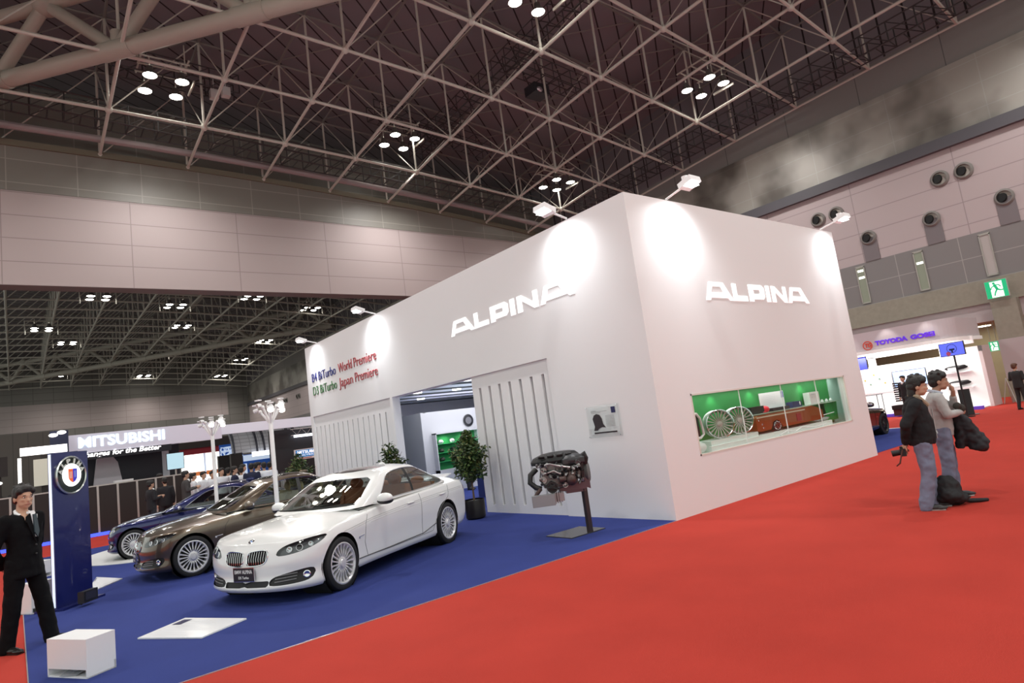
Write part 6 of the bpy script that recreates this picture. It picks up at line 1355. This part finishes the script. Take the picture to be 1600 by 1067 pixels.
# people beyond the cars: (x, y, height, top, jacket?, arms, facing)
wsh = M('shirt_white2', (.72, .74, .78), .7); nav = M('suit_navy', (.012, .016, .045), .8); gsu = M('suit_grey', (.055, .05, .05), .8); dks = M('suit_dark2', (.012, .011, .014), .8); blsh = M('shirt_blue', (.03, .07, .42), .7); trd = M('trousers_dark', (.02, .02, .025), .8)
protos = {}
def crowd(key, top, jacket, arms, h):
    if key not in protos: protos[key] = simple_person('person', 'x', (0, 0, -50), 0, top, trd, None, h, jacket, arms); return protos[key], True
    return protos[key], False
def put(key, top, jacket, arms, h, x, y, rz, label, group=None):
    o, new = crowd(key, top, jacket, arms, 1.6)
    if not new: o = copy_tree(o)
    o.location = (x, y, 0); o.rotation_euler = (0, 0, rz); o.scale = (h/1.6,)*3; o['label'] = label
    if group: o['group'] = group
PPL = [
    ('dj', dks, True, 'hold', 1.56, 3.10, 21.2, 1.9, 'person in dark suit reading papers in front of the black partition panels'),
    ('dd', dks, True, 'down', 1.58, 3.62, 22.1, 3.1, 'person in dark suit seen from behind against the black partition panels'),
    ('ws', wsh, False, 'down', 1.72, 4.20, 26.6, 2.2, 'person in white shirt standing behind the partition panels left of the grey suit'),
    ('gj', gsu, True, 'hold', 1.70, 4.10, 21.6, 1.6, 'person in grey suit in profile beyond the dark blue coupe'),
    ('ws', wsh, False, 'down', 1.60, 4.50, 22.5, 1.4, 'person in white shirt just behind the grey suited person'),
    ('ws', wsh, False, 'fold', 1.60, 4.75, 22.3, .6, 'person in white shirt left of the far lighting pole', 'white shirted visitors beyond the cars'),
    ('ws', wsh, False, 'down', 1.58, 4.95, 22.0, .2, 'person in white shirt partly hidden by the far lighting pole', 'white shirted visitors beyond the cars'),
    ('ws', wsh, False, 'fold', 1.64, 5.08, 21.4, .3, 'person in white shirt facing the camera right of the far pole'),
    ('ws', wsh, False, 'down', 1.62, 5.45, 22.1, 2.6, 'person in white shirt with back turned between the two poles', 'white shirted visitors beyond the cars'),
    ('nj', nav, True, 'down', 1.64, 5.36, 21.0, 1.2, 'person in navy jacket over white shirt between the two poles'),
    ('ws', wsh, False, 'down', 1.58, 5.80, 21.9, 2.9, 'person in white shirt close behind the navy jacket', 'white shirted visitors beyond the cars'),
    ('nj', nav, True, 'fold', 1.66, 5.86, 20.95, 2.8, 'person in navy jacket seen from behind near the front lighting pole'),
    ('ws', wsh, False, 'fold', 1.66, 6.20, 21.6, 2.0, 'person in white shirt left of the front lighting pole', 'white shirted visitors beyond the cars'),
    ('ws', wsh, False, 'down', 1.64, 6.26, 21.0, 3.0, 'person in white shirt with back turned at the front lighting pole', 'white shirted visitors beyond the cars'),
    ('ws', wsh, False, 'fold', 1.66, 6.05, 22.6, 1.1, 'person in white shirt behind the navy jackets', 'white shirted visitors beyond the cars'),
    ('dd', dks, True, 'down', 1.66, 6.55, 22.6, 2.2, 'person in dark suit among the white shirts near the front lighting pole'),
    ('ws', wsh, False, 'down', 1.64, 5.30, 23.2, 2.7, 'person in white shirt just right of the far lighting pole', 'white shirted visitors beyond the cars'),
    ('ws', wsh, False, 'down', 1.62, 6.60, 21.5, 2.4, 'person in white shirt furthest right of the crowd'),
    ('ws', wsh, False, 'down', 1.2, 7.35, 22.6, 1.4, 'person in white at the left foot of the white stand'),
    ('bs', blsh, False, 'down', 1.62, -.25, 27.0, 1.0, 'person in bright blue shirt at the far left edge'),
    ('ws', wsh, False, 'down', 1.60, .15, 27.6, 1.4, 'person in white shirt behind the suited person at the far left')] + [('ws', wsh, False, ('down', 'fold')[k % 2], 1.6+.02*(k % 4), -.7+.28*k, 33+1.1*(k % 4), k*1.3, 'small figure in white shirt in the distance at the left edge', 'distant visitors at the left edge') for k in range(5)]
for a in PPL: put(*a)
simple_person('person', 'person in dark clothes inside the stand, half hidden by the potted tree', (10.75, 16.1, 0), .5, dks, trd, hairb, 1.66, True, 'down')
# ================================================================ car parts stand on the right
tg = thing('parts_stand', 'overlit white trade stand with purple lettering on its fascia at the right', 'trade stand', (28, 7.2, 0))
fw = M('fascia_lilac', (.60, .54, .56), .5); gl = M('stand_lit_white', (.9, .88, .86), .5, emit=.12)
n_ = 16; vs = []; cr = 1.0
ol = [(.0, 9.0), (.0, .8+cr)] + [(cr-cr*cos(a), .8+cr-cr*sin(a)) for a in [pi/2*i/10 for i in range(1, 11)]] + [(3.6, .8)]
fm_ = MB()
for (x0, y0), (x1, y1) in zip(ol[:-1], ol[1:]): fm_.add([(x0, y0, 2.86), (x1, y1, 2.86), (x1, y1, 3.62), (x0, y0, 3.62)], [(0, 1, 2, 3)])
fm_.build('curved_fascia', fw, tg, True)
lo_ = MB()
for (x0, y0), (x1, y1) in zip(ol[:-1], ol[1:]): lo_.obox(((x0+x1)/2, (y0+y1)/2, 2.78), Vector((x1-x0, y1-y0, 0))*1.02, Vector((y1-y0, x0-x1, 0)).normalized()*.12, (0, 0, .14))
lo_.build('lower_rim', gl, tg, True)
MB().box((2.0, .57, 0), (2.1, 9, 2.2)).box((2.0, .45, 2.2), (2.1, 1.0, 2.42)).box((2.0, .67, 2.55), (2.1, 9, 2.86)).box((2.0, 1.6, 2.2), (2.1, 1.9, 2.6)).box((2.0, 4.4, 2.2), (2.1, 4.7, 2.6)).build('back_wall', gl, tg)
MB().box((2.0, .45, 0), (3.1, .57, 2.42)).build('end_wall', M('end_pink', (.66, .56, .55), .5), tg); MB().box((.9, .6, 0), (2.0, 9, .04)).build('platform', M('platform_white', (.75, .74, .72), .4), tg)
MB().box((.6, .5, .0), (.9, 1.6, .12)).box((.6, 2.9, 0), (.9, 5, .12)).build('purple_plinths', M('purple_lit', (.12, .06, .50), .5, emit=.35), tg)
pur = M('letter_purple', (.12, .03, .62), .4, emit=.35, emitcol=(.16, .04, .9))
text('fascia_letters', 'TOYODA', .17, pur, (-.02, 3.47, 3.02), (0, -1, 0), (0, 0, 1), tg, .02, fit=1.22, bold=.012); text('fascia_letters', 'GOSEI', .17, pur, (-.02, 2.15, 3.02), (0, -1, 0), (0, 0, 1), tg, .02, fit=.86, bold=.012)
lr = M('logo_red', (.55, .06, .03), .4, emit=.3); MB().lathe([(.19, 0), (.19, .02), (.16, .02), (.16, 0)], c=(-.01, 3.78, 3.06), axis=(-1, 0, 0), n=28, cap=False).build('round_logo', lr, tg)
text('logo_letters', 'TG', .17, lr, (-.03, 3.90, 2.99), (0, -1, 0), (0, 0, 1), tg, .02, shear=.25, fit=.25, bold=.008)
for y in (1.5, 3.0, 4.6): spot('fascia_light', (27.5, 7.2+y, 3.75), (28.0, 7.2+y, 3.1), 12, 80, .8, (1, .95, .9), .05)
for y in (2.0, 4.2, 6.4): area('parts_stand_light', (28.9, 7.2+y, 2.7), (29.6, 7.2+y, .6), 62, 1.2, 1.8, (1, .98, .95))
def screen(nm, lb, o, w_, h_, col, e, stand=None, rz=0):
    t = thing(nm, lb, 'screen', o, rz); MB().box((0, -w_/2, 0), (.06, w_/2, h_)).build('bezel', blackp, t); MB().box((-.004, -w_/2+.02, .02), (-.001, w_/2-.02, h_-.02)).build('display', M('disp_'+nm+str(round(w_, 2)), col, .3, emit=e), t)
    if stand: MB().tube((.08, 0, h_*.4), (.08, 0, -o[2]), .03).tube((.08, 0, -o[2]), (.08, 0, -o[2]+.03), .22).build('pole', blackp, t); 
    return t
t = screen('blue_screen', 'blue screen showing a steering wheel, high on a black pole', (25, 7.2, 2.09), .74, .46, (.10, .14, .75), .8, True)
MB().lathe([(.15, 0), (.135, .002)], c=(-.008, 0, .25), axis=(-1, 0, 0), n=24, cap=False).cbox((-.008, 0, .22), (.002, .16, .06)).cbox((-.008, 0, .16), (.002, .05, .1)).build('steering_wheel_image', M('img_navy', (.02, .03, .12), .5), t); MB().ell((-.008, .12, .09), (.001, .07, .07)).build('red_image_spot', M('img_red', (.6, .1, .2), .5), t)
t = screen('wide_screen', 'large pale blue wall screen at the back of the parts stand', (29.9, 10.35, 1.17), 1.30, .68, (.35, .50, .85), .75)
im = MB(); rr = random.Random(8)
for k in range(8): im.cbox((-.006, -.5+.14*k, .15+.4*rr.random()), (.002, .12, .2*rr.random()+.05))
im.build('picture_blocks', M('img_white', (.8, .85, 1), .5, emit=.6), t)
screen('blue_screen', 'small bright blue screen just right of the white stand edge', (28.6, 11.75, 2.1), .7, .55, (.05, .06, .75), .9)
for k, (y, z, lb) in enumerate(((8.62, 1.66, 'upper black car part on the white wall of the parts stand'), (8.62, 1.04, 'lower black car part on the white wall of the parts stand'))):
    t = thing('bumper_part', lb, 'car part', (29.93, y, z)); MB().ell((0, 0, 0), (.07, .42, .10)).ell((-.05, -.25, .05), (.05, .12, .05)).build('moulding', blackp, t, True); MB().cbox((-.1, .1, -.06), (.02, .34, .16)).build('white_card', wht, t)
    t = thing('parts_shelf', ('upper' if k == 0 else 'lower')+' white shelf under a black car part on the parts stand', 'shelf', (30.0, y, z-.2)); MB().box((-.2, -.5, 0), (0, .5, .03)).build('board', wht, t)
t = thing('seat_display', 'car seat frame with dark slatted back shown on the parts stand', 'car seat', (28.7, 10.35, .05)); sb = MB()
for k in range(9): sb.box((0, -.28, .55+.09*k), (.08, .28, .61+.09*k))
sb.build('slatted_back', blackp, t); MB().box((-.5, -.3, .25), (.1, .3, .42)).build('seat_cushion', blackp, t); MB().box((-.45, -.28, 0), (.05, .28, .25)).build('base', M('seat_base', (.06, .02, .02), .5), t)
t = thing('white_parts_panel', 'pale panel with small coloured parts left of the wide screen', 'panel', (29.95, 11.95, 1.02)); MB().box((0, -.9, 0), (.04, .9, 1.0)).build('board', wht, t); pb_ = MB()
for k in range(7): pb_.mat(k % 2).cbox((-.02, -.6+.2*k, .4+.2*(k % 3)), (.02, .06, .06))
pb_.build('coloured_parts', [M('part_yellow', (.6, .5, .1), .5), M('part_green', (.2, .35, .25), .5)], t)
t = thing('table', 'thin-legged dark table beside the seat display', 'table', (28.5, 11.5, 0)); MB().box((-.3, -.4, .98), (.3, .4, 1.0)).build('top', blackp, t)
for a in (-1, 1):
    for b_ in (-1, 1): MB().tube((.26*a, .36*b_, 0), (.26*a, .36*b_, .98), .015).build('leg', blackp, t)
t = thing('black_display_post', 'black sloping information post in front of the parts stand', 'display post', (26.0, 7.42, 0), .3); MB().obox((0, 0, .45), (.08, 0, 0), (0, .34, 0), (.1, 0, .9)).build('panel', blackp, t); MB().box((-.2, -.3, 0), (.2, .3, .02)).build('foot', blackp, t)
simple_person('person', 'person in black suit standing before the wide screen of the parts stand', (27.0, 9.6, 0), -1.9, dks, trd, None, 1.64, True, 'down')
# dark car half hidden behind the white stand
_r = rimm; rimm = M('rim_black', (.03, .03, .03), .35, metal=.4)
make_car('sedan', 'black car half hidden behind the right end of the white stand', paintm('paint_black', (.006, .006, .007), 0, .15), (.05, .05, .05), (21.25, 8.95, .006), pi, (.88, 1.0, .93), plate=('ALPINA', 'B3')); rimm = _r
tag(MB().box((22.38, 6.4, .0), (22.5, 9.6, .012)).build('floor_strip', M('edge_white', (.75, .75, .78), .4)), 'white strip along the right end of the blue carpet by the black car', 'floor strip')
# ceiling lights of the side passage
for k, (x, y, z) in enumerate(((33.6, 9.2, 3.39), (35.2, 8.7, 3.39), (33.8, 4.5, 3.39), (34.2, 6.9, 3.39))):
    t = tag(MB().lathe([(.28, 0), (.28, -.03), (.001, -.035)], c=(x, y, z), n=24).build('round_ceiling_light', M('round_glow', (1, 1, .9), .4, emit=7, emitcol=(1, .98, .85)), smooth=True), ['round ceiling light just right of the fascia of the parts stand', 'second round passage light further back', 'round passage light right of the concrete column', 'round passage light behind the concrete column'][k], 'ceiling light')
for y in (4.5, 9.0): area('passage_light', (34.2, y, 3.3), (34.2, y, 0), 60, 2, 2.5, (1, .96, .80))
t = thing('passage_door', 'pale yellowish door in the passage wall behind the parts stand', 'door', (36.15, 8.0, 0)); MB().box((0, -1.2, 0), (.05, 0, 2.3)).build('leaf', M('door_cream', (.50, .45, .28), .5), t); MB().cbox((-.03, -1.0, 1.1), (.04, .04, .14)).build('handle', chrome, t)
t = thing('easel', 'thin metal folding easel standing by the concrete column', 'easel', (31.0, 7.35, 0)); MB().tube((-.1, -.2, 0), (0, 0, 1.0), .018).tube((-.1, .2, 0), (0, 0, 1.0), .018).tube((.25, 0, 0), (0, 0, 1.0), .018).build('legs', almf, t)
